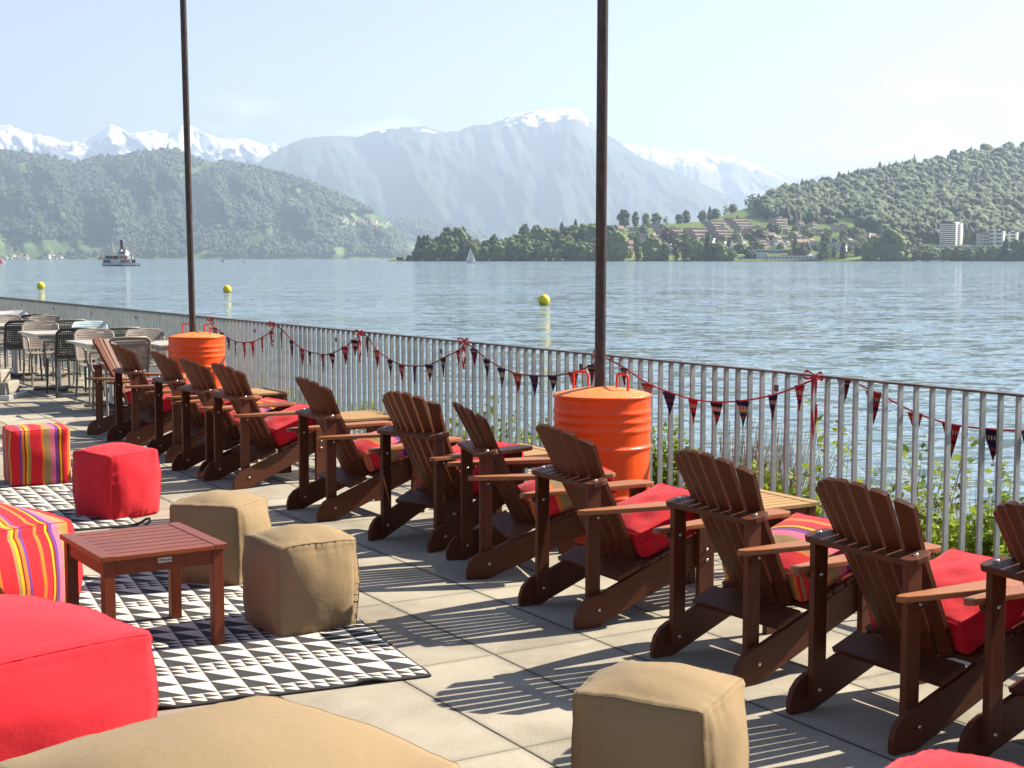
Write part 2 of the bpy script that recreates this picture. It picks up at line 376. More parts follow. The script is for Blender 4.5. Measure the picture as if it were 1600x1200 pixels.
def tri(cw, chh, off, y, flip=False):
    u = math_n(Nn, Ll, 'FRACT', math_n(Nn, Ll, 'DIVIDE', s.outputs['X'], cw))
    v = math_n(Nn, Ll, 'FRACT', math_n(Nn, Ll, 'DIVIDE', math_n(Nn, Ll, 'SUBTRACT', y, off), chh))
    return math_n(Nn, Ll, 'GREATER_THAN', u, v)
small_t = tri(0.059, 0.055, 0.0, vb); big_t = tri(0.118, 0.145, 0.11, vb)
sel = math_n(Nn, Ll, 'ADD', math_n(Nn, Ll, 'MULTIPLY', big, big_t), math_n(Nn, Ll, 'MULTIPLY', math_n(Nn, Ll, 'SUBTRACT', 1.0, big), small_t))
RUG_W, RUG_D = 1.95, 2.38
def edge(uvo, size, wd):
    a = math_n(Nn, Ll, 'MINIMUM', uvo, math_n(Nn, Ll, 'SUBTRACT', size, uvo)); return math_n(Nn, Ll, 'LESS_THAN', a, wd)
bord = math_n(Nn, Ll, 'MAXIMUM', edge(s.outputs['X'], RUG_W, 0.012), edge(s.outputs['Y'], RUG_D, 0.012))
sel = math_n(Nn, Ll, 'MAXIMUM', sel, bord)
th = Nn.new('ShaderNodeTexChecker'); th.inputs['Scale'].default_value = 230; Ll.new(uv.outputs[0], th.inputs['Vector'])
dn = nz(Nn, Ll, 500, 2, 0.5, vec=uv.outputs[0])
bk = ramp(Nn, Ll, dn.outputs['Fac'], [(0.4, (0.018, 0.019, 0.022)), (0.6, (0.075, 0.075, 0.08))]); wh = ramp(Nn, Ll, dn.outputs['Fac'], [(0.3, (0.50, 0.46, 0.41)), (0.6, (0.70, 0.66, 0.60))])
Ll.new(mixc(Nn, Ll, sel, wh.outputs[0], bk.outputs[0]), b.inputs['Base Color'])
bump(Nn, Ll, b, math_n(Nn, Ll, 'ADD', th.outputs['Fac'], dn.outputs['Fac']), 0.3, 0.003)
M['rug'] = m
M['black'], _, _, _ = mat('black_binding', (0.015, 0.015, 0.017), 0.8)

# water: wind ripples that open up towards the terrace
m, Nn, Ll, b = mat('lake_water', (0.112, 0.172, 0.200), 0.08, 0, 0.5)
b.inputs['IOR'].default_value = 1.33
tcn = Nn.new('ShaderNodeTexCoord')
def wav(sc_, ms, det=3, rot=0.0):
    mm = Nn.new('ShaderNodeMapping'); mm.inputs['Scale'].default_value = ms; mm.inputs['Rotation'].default_value = (0, 0, rot)
    Ll.new(tcn.outputs['Object'], mm.inputs['Vector']); t = Nn.new('ShaderNodeTexNoise'); t.inputs['Scale'].default_value = sc_
    t.inputs['Detail'].default_value = det; t.inputs['Roughness'].default_value = 0.55; t.inputs['Distortion'].default_value = 0.4
    Ll.new(mm.outputs[0], t.inputs['Vector']); return t.outputs['Fac']
# wave slopes taken straight from vector noise, so that ripples far out keep their true steepness
def slope(sc_, ms, det, rot, kx, ky):
    mm = Nn.new('ShaderNodeMapping'); mm.inputs['Scale'].default_value = ms; mm.inputs['Rotation'].default_value = (0, 0, rot)
    Ll.new(tcn.outputs['Object'], mm.inputs['Vector']); t = Nn.new('ShaderNodeTexNoise'); t.inputs['Scale'].default_value = sc_; t.inputs['Detail'].default_value = det; t.inputs['Roughness'].default_value = 0.5
    Ll.new(mm.outputs[0], t.inputs['Vector'])
    sb = Nn.new('ShaderNodeVectorMath'); sb.operation = 'SUBTRACT'; Ll.new(t.outputs['Color'], sb.inputs[0]); sb.inputs[1].default_value = (0.5, 0.5, 0.5)
    ml = Nn.new('ShaderNodeVectorMath'); ml.operation = 'MULTIPLY'; Ll.new(sb.outputs[0], ml.inputs[0]); ml.inputs[1].default_value = (kx, ky, 0); return ml.outputs[0]
def vadd(a_, b_):
    v_ = Nn.new('ShaderNodeVectorMath'); v_.operation = 'ADD'
    for i_, x_ in enumerate((a_, b_)):
        if isinstance(x_, tuple): v_.inputs[i_].default_value = x_
        else: Ll.new(x_, v_.inputs[i_])
    return v_.outputs[0]
sl_w = vadd(vadd(slope(1.05, (0.58, 1.0, 1), 3, R(8), 1.0, 1.25), slope(3.6, (0.6, 1, 1), 2, R(-14), 0.9, 0.9)), slope(0.12, (0.35, 1, 1), 3, R(3), 0.35, 0.45))
patch = wav(0.012, (0.25, 1, 1), 4, R(3)); patch2 = wav(0.05, (0.3, 1, 1), 3, R(0))
pr = Nn.new('ShaderNodeMapRange'); pr.inputs['From Min'].default_value = 0.36; pr.inputs['From Max'].default_value = 0.64; pr.inputs['To Min'].default_value = 0.55; pr.inputs['To Max'].default_value = 1.25
Ll.new(math_n(Nn, Ll, 'MULTIPLY_ADD', patch2, 0.4, math_n(Nn, Ll, 'MULTIPLY', patch, 0.6)), pr.inputs['Value'])
vs_ = Nn.new('ShaderNodeVectorMath'); vs_.operation = 'SCALE'; Ll.new(sl_w, vs_.inputs[0]); Ll.new(pr.outputs[0], vs_.inputs['Scale'])
nm_ = Nn.new('ShaderNodeVectorMath'); nm_.operation = 'NORMALIZE'; Ll.new(vadd(vs_.outputs[0], (0, 0, 1)), nm_.inputs[0]); Ll.new(nm_.outputs[0], b.inputs['Normal'])
b.inputs['Roughness'].default_value = 0.07
M['water'] = m

# vegetation and land
def leafmat(name, c1, c2, attr=None, trans=0.25, nscale=0.3, bdist_=0.15):
    m, Nn, Ll, b = mat(name, c1, 0.6, 0, 0.3)
    t = nz(Nn, Ll, nscale, 3, 0.6); oi = Nn.new('ShaderNodeObjectInfo')
    k = math_n(Nn, Ll, 'MULTIPLY_ADD', oi.outputs['Random'], 0.3, t.outputs['Fac'])
    r = ramp(Nn, Ll, k, [(0.35, c1), (0.9, c2)])
    col = r.outputs[0]
    if attr:
        a = Nn.new('ShaderNodeAttribute'); a.attribute_name = attr; col = mixc(Nn, Ll, 1.0, col, a.outputs['Color'], 'MULTIPLY')
    Ll.new(col, b.inputs['Base Color'])
    nb_ = nz(Nn, Ll, nscale * 6, 4, 0.7); bump(Nn, Ll, b, nb_.outputs['Fac'], 0.9 if trans < .3 else 0.2, bdist_)
    if trans > 0:
        tr = Nn.new('ShaderNodeBsdfTranslucent'); Ll.new(col, tr.inputs['Color']); ms = Nn.new('ShaderNodeMixShader'); ms.inputs[0].default_value = trans
        out = Nn['Material Output']; Ll.new(b.outputs[0], ms.inputs[1]); Ll.new(tr.outputs[0], ms.inputs[2]); Ll.new(ms.outputs[0], out.inputs['Surface'])
    return m
M['crown'] = leafmat('broadleaf_foliage', (0.042, 0.090, 0.020), (0.15, 0.215, 0.045))
M['crown_pale'] = leafmat('pale_spring_foliage', (0.10, 0.16, 0.03), (0.23, 0.295, 0.065))
M['crown_dark'] = leafmat('conifer_foliage', (0.018, 0.045, 0.018), (0.05, 0.095, 0.035))
M['crown_purple'] = leafmat('purple_beech_foliage', (0.035, 0.014, 0.016), (0.075, 0.03, 0.03))
M['forest'] = leafmat('forest_foliage', (0.8, 0.8, 0.8), (1.0, 1.0, 1.0), 'tint', 0.0, 0.09, 4.0)
M['bark'], _, _, _ = mat('bark', (0.07, 0.05, 0.035), 0.9)
M['leaf'] = leafmat('shore_plant_leaf', (0.20, 0.30, 0.025), (0.42, 0.54, 0.05), None, 0.4, 3)
M['leaf2'] = leafmat('shore_sapling_leaf', (0.17, 0.25, 0.035), (0.34, 0.42, 0.07), None, 0.4, 3)
M['flower'], _, _, _ = mat('yellow_flower', (0.75, 0.58, 0.02), 0.7)
M['drygrass'], _, _, _ = mat('dry_grass', (0.34, 0.27, 0.15), 0.8)
M['stem'], _, _, _ = mat('plant_stem', (0.12, 0.10, 0.05), 0.8)
M['bank'], Nn, Ll, b = mat('bank_soil', (0.1, 0.09, 0.05), 0.95); t = nz(Nn, Ll, 3, 5, 0.7); r = ramp(Nn, Ll, t.outputs['Fac'], [(0.35, (0.07, 0.06, 0.035)), (0.65, (0.10, 0.13, 0.035))]); Ll.new(r.outputs[0], b.inputs['Base Color'])
m, Nn, Ll, b = mat('shore_land', (0.1, 0.15, 0.04), 0.95, 0, 0.1)
t = nz(Nn, Ll, 0.006, 5, 0.6); t2 = nz(Nn, Ll, 0.06, 4, 0.7)
k = math_n(Nn, Ll, 'MULTIPLY_ADD', t2.outputs['Fac'], 0.35, t.outputs['Fac'])
r = ramp(Nn, Ll, k, [(0.5, (0.08, 0.12, 0.03)), (0.68, (0.14, 0.20, 0.045)), (0.9, (0.19, 0.245, 0.07))]); Ll.new(r.outputs[0], b.inputs['Base Color'])
M['meadow'] = m

def mountain_mat(name, snow_lo, snow_hi, rock1, rock2, wood1, wood2, tree_z, nsc, meadow=None, bstr=0.7, bdist=60, streak=1.0, snow_n=5.0):
    m, Nn, Ll, b = mat(name, rock1, 0.95, 0, 0.05)
    g = Nn.new('ShaderNodeNewGeometry'); s = Nn.new('ShaderNodeSeparateXYZ'); Ll.new(g.outputs['Position'], s.inputs[0])
    sn = Nn.new('ShaderNodeSeparateXYZ'); Ll.new(g.outputs['Normal'], sn.inputs[0])
    big = nz(Nn, Ll, nsc, 6, 0.65, vec=g.outputs['Position']); fine = nz(Nn, Ll, nsc * 9, 5, 0.7, vec=g.outputs['Position'])
    rock = ramp(Nn, Ll, fine.outputs['Fac'], [(0.35, rock1), (0.65, rock2)]); wd = ramp(Nn, Ll, fine.outputs['Fac'], [(0.35, wood1), (0.65, wood2)])
    zt = math_n(Nn, Ll, 'MULTIPLY_ADD', big.outputs['Fac'], 900.0, s.outputs['Z'])
    k = Nn.new('ShaderNodeMapRange'); k.inputs['From Min'].default_value = tree_z + 400; k.inputs['From Max'].default_value = tree_z + 560; Ll.new(zt, k.inputs['Value'])
    c = mixc(Nn, Ll, k.outputs[0], wd.outputs[0], rock.outputs[0])
    if meadow:
        mk = Nn.new('ShaderNodeMapRange'); mk.inputs['From Min'].default_value = meadow[1]; mk.inputs['From Max'].default_value = meadow[1] + 0.03; Ll.new(big.outputs['Fac'], mk.inputs['Value'])
        c = mixc(Nn, Ll, mk.outputs[0], c, meadow[0])
    if snow_hi is not None:
        st = nz(Nn, Ll, nsc * 4, 6, 0.75, vec=g.outputs['Position'], mscale=(1.0, 1.0, 0.25 * streak))
        zs = math_n(Nn, Ll, 'MULTIPLY_ADD', math_n(Nn, Ll, 'SUBTRACT', st.outputs['Fac'], 0.5), (snow_hi - snow_lo) * snow_n, s.outputs['Z'])
        zs = math_n(Nn, Ll, 'MULTIPLY_ADD', math_n(Nn, Ll, 'SUBTRACT', sn.outputs['Z'], 0.72), (snow_hi - snow_lo) * 1.6, zs)
        q = Nn.new('ShaderNodeMapRange'); q.inputs['From Min'].default_value = snow_lo; q.inputs['From Max'].default_value = snow_lo + (snow_hi - snow_lo) * 0.25; Ll.new(zs, q.inputs['Value'])
        c = mixc(Nn, Ll, q.outputs[0], c, (0.86, 0.87, 0.90))
    Ll.new(c, b.inputs['Base Color'])
    hh = math_n(Nn, Ll, 'MULTIPLY_ADD', fine.outputs['Fac'], 0.35, big.outputs['Fac'])
    bump(Nn, Ll, b, hh, bstr, bdist)
    return m

# ================================================================== SETTING
FA = at_z(0, 463.5, 1.0); FB = at_z(1600, 616, 1.0)
FD = Vector((FB.x - FA.x, FB.y - FA.y, 0)).normalized()     # along the railing, towards the camera's right
FN = Vector((-FD.y, FD.x, 0))                               # out over the lake
def on_fence(s_, z, off=0.0): return Vector((FA.x, FA.y, 0)) + FD * s_ + FN * off + Vector((0, 0, z))
def fence_hit(px, py, off=0.0):
    d = ray(px, py); q = Vector((FA.x, FA.y, 0)) + FN * off - CAM
    t = (q.x * FN.x + q.y * FN.y) / (d.x * FN.x + d.y * FN.y); return CAM + d * t

# terrace
ang = math.atan2(FD.y, FD.x)
pang = math.atan2(-0.859, 0.512)
org = Vector((-0.074, 5.910, 0.0))
mb = MB()
Tm = Matrix.Translation(org) @ Matrix.Rotation(pang, 4, 'Z'); Ti = Tm.inverted()
pts = [on_fence(-60, 0, 0.22), on_fence(45, 0, 0.22), on_fence(45, 0, -22), on_fence(-60, 0, -22)]
mb.add([Ti @ p for p in pts], [(0, 1, 2, 3)])
o = mb.build('terrace', M['paving'], fix=False); o.matrix_world = Tm; tag(o, kind='structure')
mb = MB()
Rz = Matrix.Rotation(ang, 4, 'Z')
mb.box(tuple(on_fence(-7.5, -0.2, 0.27)), (105, 0.10, 0.408), rz=ang)
mb.box(tuple(on_fence(-7.5, -1.6, 0.15)), (105, 0.3, 2.4), rz=ang)
o = mb.build('terrace_edge', M['kerb']); tag(o, kind='structure')

# lake: one sheet to the horizon
mb = MB(); E_ = 29000
mb.add([(-E_, -200, 0), (E_, -200, 0), (E_, E_, 0), (-E_, E_, 0)], [(0, 1, 2, 3)])
o = mb.build('water', M['water'], loc=(0, 0, WATER_Z), fix=False); tag(o, kind='structure')
# bank below the railing
V = []; Fq = []
ns, no = 220, 16
for i in range(ns + 1):
    s_ = -30 + 62 * i / ns
    for j in range(no + 1):
        u = j / no
        off = 0.30 + 4.2 * u
        n1 = mnoise.noise(Vector((s_ * 0.5, off * 0.8, 1))) * 0.22 + mnoise.noise(Vector((s_ * 2.2, off * 2, 5))) * 0.08
        z = -0.30 - 2.35 * (u ** 0.75) + n1 * min(1, u * 5)
        V.append(on_fence(s_, z, off))
for i in range(ns):
    for j in range(no):
        a = i * (no + 1) + j; Fq.append((a, a + 1, a + no + 2, a + no + 1))
o = np_object('bank', [tuple(v) for v in V], Fq, M['bank'], smooth=True); tag(o, kind='structure')

# distant relief: each column of ground runs from its shore up to its ridge line, in true distance
def interp(pts, x):
    if x <= pts[0][0]: return pts[0][1]
    for (x0, y0), (x1, y1) in zip(pts, pts[1:]):
        if x <= x1: return y0 + (y1 - y0) * (x - x0) / (x1 - x0)
    return pts[-1][1]
class Relief:
    def __init__(s, ridge, dnear, dridge, power=0.9, base=None, amp=0.0, freq=1.0, seed=0, jag=0.0):
        s.ridge, s.dnear, s.dridge, s.power, s.base, s.amp, s.freq, s.seed, s.jag = ridge, dnear, dridge, power, base, amp, freq, seed, jag
    def dn(s, px): return interp(s.dnear, px)
    def dr(s, px): return interp(s.dridge, px)
    def b(s, px):
        return 404 + (H_EYE - WATER_Z + 0.0) * F_PX / s.dn(px) * 1.0 + 0.5 if s.base is None else interp(s.base, px)
    def E(s, px, t):
        b_ = s.b(px); r = interp(s.ridge, px)
        e = b_ + (r - b_) * t ** s.power
        if s.amp:
            d0 = s.dn(px) + (s.dr(px) - s.dn(px)) * t; X_ = (px - 800) / F_PX * d0; L0 = 0.09 * d0 / s.freq
            q = Vector((X_ / L0, d0 * 0.8 / L0, s.seed)); q = q + Vector((mnoise.noise(q * .7), mnoise.noise(q * .7 + Vector((9, 9, 9))), 0)) * .55
            n = mnoise.ridged_multi_fractal(q, 0.9, 2.1, 7, 1.0, 2.0) - 1.1
            e -= n * s.amp * 0.55 * math.sin(math.pi * min(1, t * 1.02)) ** 0.7
        if s.jag: e += mnoise.fractal(Vector((px * 0.09, s.seed, 0)), 0.7, 2.3, 5) * s.jag * t
        return e
    def D(s, px, t):
        d = s.dn(px) + (s.dr(px) - s.dn(px)) * t
        if s.amp:
            q = Vector((px * 0.011 * s.freq + t * 1.1, t * 1.7, s.seed + 9))
            d += mnoise.fractal(q, 0.9, 2.0, 4) * (s.dr(px) - s.dn(px)) * 0.30 * math.sin(math.pi * t)
        return d
    def P(s, px, t): return at_y(px, s.E(px, t), s.D(px, t))
    def on(s, px, py):
        lo, hi = 0.0, 1.0
        for _ in range(22):
            mid = (lo + hi) / 2
            if s.E(px, mid) > py: lo = mid
            else: hi = mid
        return s.P(px, (lo + hi) / 2)
    def mesh(s, name, x0, x1, dx, nt_, m_, back=600):
        cols = int((x1 - x0) / dx) + 1; V = []; Fq = []
        for i in range(cols):
            px = x0 + dx * i
            for j in range(nt_ + 1): V.append(tuple(s.P(px, j / nt_)))
            q = V[-1]; k = 1 + back / max(q[1], 1); V.append((q[0] * k, q[1] * k, max(q[2] * 0.55 - 60, WATER_Z - 2)))
        n = nt_ + 2
        for i in range(cols - 1):
            for j in range(n - 1):
                a = i * n + j; Fq.append((a, a + n, a + n + 1, a + 1))
        o = np_object(name, V, Fq, m_, smooth=True); tag(o, kind='structure'); return o

M['alps'] = mountain_mat('snowy_alp_rock', 1800, 2150, (0.07, 0.08, 0.10), (0.15, 0.155, 0.17), (0.05, 0.07, 0.05), (0.07, 0.09, 0.06), -300, 0.00036, bstr=1.0, bdist=260, streak=1.2)
M['rigi'] = mountain_mat('high_mountain', 1900, 2080, (0.08, 0.09, 0.09), (0.15, 0.145, 0.13), (0.03, 0.055, 0.035), (0.06, 0.09, 0.05), 1350, 0.00050, bstr=0.8, bdist=120, streak=2.6, snow_n=9.0)
M['far_range'] = mountain_mat('distant_snowy_range', 1600, 1850, (0.12, 0.13, 0.14), (0.22, 0.22, 0.22), (0.04, 0.06, 0.04), (0.06, 0.08, 0.05), 900, 0.00042, bstr=1.0, bdist=200, streak=2.2, snow_n=6.0)
M['left_mtn'] = mountain_mat('wooded_mountain', 9000, 9100, (0.2, 0.2, 0.17), (0.3, 0.3, 0.26), (0.075, 0.125, 0.040), (0.105, 0.165, 0.055), 3000, 0.0016, meadow=((0.125, 0.185, 0.065), 0.55), bstr=0.8, bdist=40)
M['left_mtn'].node_tree.nodes['Principled BSDF'].inputs['Roughness'].default_value = 1.0

LEFT_ALPS = Relief([(-900, 230), (-700, 196), (-520, 214), (-380, 198), (-260, 190), (-120, 205), (0, 196), (12, 195), (32, 204), (60, 211), (80, 214), (100, 222), (125, 222), (150, 208), (172, 194), (190, 200), (200, 208), (222, 206), (240, 204), (262, 210), (282, 198), (296, 196), (312, 203), (330, 212),
                    (348, 218), (366, 219), (382, 215), (396, 222), (425, 226), (450, 231), (480, 240), (540, 262)], [(-300, 21000), (600, 21000)], [(-300, 24500), (600, 24500)], 0.85, [(-300, 330), (600, 330)], 16, 2.2, 3, 4.0)
LEFT_ALPS.mesh('alps_range', -900, 540, 3, 46, M['alps'], 3000)
FAR_R = Relief([(900, 235), (975, 224), (998, 226), (1010, 233), (1025, 229), (1045, 238), (1062, 240), (1080, 232), (1100, 237), (1125, 245), (1145, 244), (1165, 252), (1190, 258), (1215, 268), (1240, 276), (1262, 279), (1285, 271), (1310, 273), (1340, 285), (1400, 300), (1700, 330)],
               [(900, 21000), (1700, 21000)], [(900, 24500), (1700, 24500)], 0.9, [(900, 340), (1700, 350)], 11, 2.4, 5, 2.0)
FAR_R.mesh('distant_range', 900, 1700, 3, 36, M['far_range'], 3000)
RIGI = Relief([(330, 300), (395, 260), (412, 248), (430, 236), (452, 225), (475, 216), (505, 213), (535, 212), (560, 214), (580, 206), (600, 202), (622, 200), (640, 198), (662, 198), (680, 202), (697, 207), (720, 202), (740, 196), (765, 192), (780, 188), (800, 180),
               (820, 175), (845, 171), (860, 171), (873, 167), (885, 169), (900, 170), (912, 180), (930, 196), (945, 208), (965, 220), (985, 235), (1010, 250), (1045, 264), (1085, 281), (1120, 298), (1160, 315), (1230, 340), (1320, 372)],
              [(330, 15000), (1320, 15000)], [(330, 20000), (1320, 20000)], 0.80, [(330, 407), (1320, 407)], 15, 1.5, 11, 1.6)
RIGI.mesh('high_mountain', 330, 1320, 3, 70, M['rigi'], 2500)
LOWER = Relief([(560, 352), (620, 343), (660, 345), (700, 352), (740, 364), (800, 384), (860, 400)], [(540, 11600), (860, 11600)], [(540, 12600), (860, 12600)], 0.8, [(540, 407), (860, 407)], 5, 2, 4, 1)
LOWER.mesh('low_ridge', 540, 860, 4, 20, M['left_mtn'], 800)
LMT = Relief([(-900, 300), (-700, 262), (-480, 238), (-260, 225), (-120, 230), (0, 239), (30, 240), (60, 246), (85, 248), (105, 256), (130, 254), (160, 248), (190, 248), (215, 240), (240, 238), (262, 236), (285, 240), (310, 251), (345, 254), (385, 262), (415, 267), (450, 277), (480, 288), (510, 300), (540, 312),
              (565, 324), (590, 336), (606, 346), (625, 372), (640, 400), (648, 406.5)], [(-260, 6800), (640, 7800)], [(-260, 9800), (300, 9800), (640, 8600)], 0.75, [(-260, 405.9), (648, 405.9)], 30, 1.8, 21, 0.6)
LMT.mesh('wooded_mountain', -900, 648, 4, 80, M['left_mtn'], 1200)

RSH = Relief([(606, 405), (640, 402), (700, 390), (800, 384), (880, 375), (940, 364), (960, 357), (1000, 352), (1060, 349), (1100, 346), (1130, 337), (1160, 327), (1190, 318), (1215, 308), (1250, 299), (1290, 293), (1330, 279), (1400, 266), (1450, 257), (1500, 246),
              (1560, 236), (1600, 234), (1720, 225), (1900, 240)], [(606, 2200), (1900, 2150)], [(606, 2300), (800, 2420), (950, 2700), (1190, 3050), (1600, 3900), (1900, 3900)], 0.85, [(606, 407.4), (1900, 407.4)], 0)
RSH.mesh('shore_land', 606, 1900, 6, 30, M['meadow'], 500)
# water-side edge of the far shore
mb = MB()
for i in range(0, 216):
    px = 612 + 6 * i
    a = at_y(px, 404, 2199); c = at_y(px + 6, 404, 2199)
    hgt = 1.3 + rnd.random() * 0.9
    mb.add([(a.x, 2200, WATER_Z - 0.5), (c.x, 2200, WATER_Z - 0.5), (c.x, 2204, WATER_Z + hgt), (a.x, 2204, WATER_Z + hgt), (c.x, 2240, WATER_Z + hgt), (a.x, 2240, WATER_Z + hgt)], [(0, 1, 2, 3), (3, 2, 4, 5)])
o = mb.build('shore_wall', M['bark']); tag(o, kind='structure')

# ------------------------------------------------------------------ foliage meshes
def ico(sub):
    bm = bmesh.new(); bmesh.ops.create_icosphere(bm, subdivisions=sub, radius=1.0)
    V = np.array([v.co[:] for v in bm.verts]); bm.verts.index_update(); Fc = np.array([[v.index for v in f.verts] for f in bm.faces]); bm.free(); return V, Fc
ICO1, ICO2, ICO3 = ico(1), ico(2), ico(3)
nrg = np.random.default_rng(5)
def lumps(V, rng, amp):
    """jitter a unit sphere into a lumpy crown"""
    d = np.ones(len(V))
    for _ in range(7):
        c = rng.normal(size=3); c /= np.linalg.norm(c); d += amp * np.clip((V @ c) - 0.72, 0, 1) * 2.5
    d += rng.normal(size=len(V)) * amp * 0.28
    return V * d[:, None]
def crown_mesh(name, kind, rng, m_):
    """crown of height 1, base at 0; kinds: round, tall, cone, column, airy"""
    Vs = []; Fs = []; nb = 0
    def put(V, Fc):
        nonlocal nb
        Vs.append(V); Fs.append(Fc + nb); nb += len(V)
    def radius(h):
        if kind == 'cone': return 0.27 * (1 - h) ** 0.8 * (1 if h > 0.04 else 0.7) + 0.01
        if kind == 'column': return 0.135 * math.sin(math.pi * min(1, max(0.02, h * 0.93 + 0.06))) ** 0.5
        if kind == 'tall': return 0.26 * math.sin(math.pi * min(0.98, max(0.04, h * 0.85 + 0.12))) ** 0.6
        return 0.42 * math.sin(math.pi * min(0.98, max(0.05, h * 0.80 + 0.14))) ** 0.6
    nl = {'round': 52, 'airy': 18, 'tall': 44, 'cone': 30, 'column': 30}[kind]
    for i in range(nl):
        h = (i + rng.random()) / nl * (0.95) + 0.02; rr = radius(h); a = rng.random() * 6.283
        q = rr * (0.35 + 0.55 * rng.random()) if kind != 'cone' else rr * 0.3 * rng.random()
        sz = rr * (0.22 + 0.27 * rng.random()) + 0.018
        if kind == 'cone': sz = rr * 0.75 + 0.012
        if kind == 'airy': sz *= 0.62
        V, Fc = ICO1
        V = lumps(V, rng, 0.22) * np.array([sz, sz, sz * (0.85 if kind != 'cone' else 0.55)]) + np.array([q * math.cos(a), q * math.sin(a), h])
        put(V, Fc)
    nleaf = 2000 if kind != 'airy' else 700
    h = rng.random(nleaf) * 1.0; rr = np.array([radius(x) for x in h]) * (0.75 + 0.42 * rng.random(nleaf)); a = rng.random(nleaf) * 6.283
    # leaf clumps bunch along a few directions so that gaps stay open
    C = np.stack([rr * np.cos(a), rr * np.sin(a), h], 1)
    key = np.array([mnoise.noise(Vector(c * 7.0)) for c in C]); C = C[key > -0.12]
    n = len(C); T = rng.normal(size=(n, 3, 3)) * (0.016 if kind != 'column' else 0.011)
    V = (C[:, None, :] + T).reshape(-1, 3); Fc = np.arange(n * 3).reshape(-1, 3); put(V, Fc)
    V = np.concatenate(Vs); Fc = np.concatenate(Fs)
    me_o = np_object(name, V, Fc, m_); return me_o
def trunk_mesh(rng):
    mb = MB(); mb.tube([(0, 0, -0.05), (0.004, 0.003, 0.18), (0.012, -0.006, 0.42), (0.0, 0.006, 0.68)], [0.026, 0.019, 0.012, 0.006], 6)
    for k in range(5):
        a = k * 1.3 + rng.random(); z0 = 0.14 + 0.09 * k
        mb.tube([(0, 0, z0), (0.09 * math.cos(a), 0.09 * math.sin(a), z0 + 0.08), (0.2 * math.cos(a), 0.2 * math.sin(a), z0 + 0.19)], [0.011, 0.007, 0.003], 5)
    return mb
PROTO = {}
def make_proto(kind, mkey, n):
    lst = []
    for i in range(n):
        rng = np.random.default_rng(100 + len(PROTO) * 17 + i)
        root = empty('tree'); c = crown_mesh('crown', kind, rng, M[mkey]); c.parent = root
        t = trunk_mesh(rng).build('trunk', M['bark'], root)
        lst.append(root)
    PROTO[(kind, mkey)] = lst
for kd, mk, n in (('round', 'crown', 3), ('round', 'crown_pale', 2), ('tall', 'crown', 2), ('tall', 'crown_pale', 1), ('cone', 'crown_dark', 2), ('column', 'crown', 1), ('round', 'crown_dark', 2), ('round', 'crown_purple', 1), ('airy', 'crown_pale', 1)):
    make_proto(kd, mk, n)
used_proto = set()
KN = {('round', 'crown'): 'broadleaf_tree', ('round', 'crown_pale'): 'broadleaf_tree', ('tall', 'crown'): 'broadleaf_tree', ('tall', 'crown_pale'): 'broadleaf_tree', ('cone', 'crown_dark'): 'conifer_tree', ('column', 'crown'): 'poplar_tree',
      ('round', 'crown_dark'): 'dark_tree', ('round', 'crown_purple'): 'copper_beech', ('airy', 'crown_pale'): 'airy_tree'}
LOOK = {'broadleaf_tree': 'broadleaf tree', 'conifer_tree': 'dark pointed conifer', 'poplar_tree': 'tall narrow poplar', 'dark_tree': 'dark spreading tree', 'copper_beech': 'purple-leaved copper beech', 'airy_tree': 'thin airy tree'}
def tree(kind, mkey, px, py, hpx, wf=1.0, where='on the far shore', group=None, relief=None, label=None):
    if (kind, mkey) not in PROTO: kind = 'round'
    p = (relief or RSH).on(px, py); Hh = hpx * p.y / F_PX
    src = rnd.choice(PROTO[(kind, mkey)])
    if id(src) in used_proto: r = copy_tree(src)
    else: r = src; used_proto.add(id(src))
    r.name = KN[(kind, mkey)]
    r.location = p; r.scale = (Hh * wf, Hh * wf, Hh); r.rotation_euler = (0, 0, rnd.random() * 6.28)
    pale = 'pale ' if mkey == 'crown_pale' and kind != 'airy' else ''
    tag(r, label or (pale + LOOK[r.name.split('.')[0]] + ' ' + where), 'tree', group)
    return r

def nth(n):
    w1 = ['', 'first', 'second', 'third', 'fourth', 'fifth', 'sixth', 'seventh', 'eighth', 'ninth', 'tenth', 'eleventh', 'twelfth', 'thirteenth', 'fourteenth', 'fifteenth', 'sixteenth', 'seventeenth', 'eighteenth', 'nineteenth']
    if n < 20: return w1[n]
    t_ = {2: 'twenty', 3: 'thirty', 4: 'forty'}[n // 10]; return (t_[:-1] + 'ieth') if n % 10 == 0 else t_ + '-' + w1[n % 10]
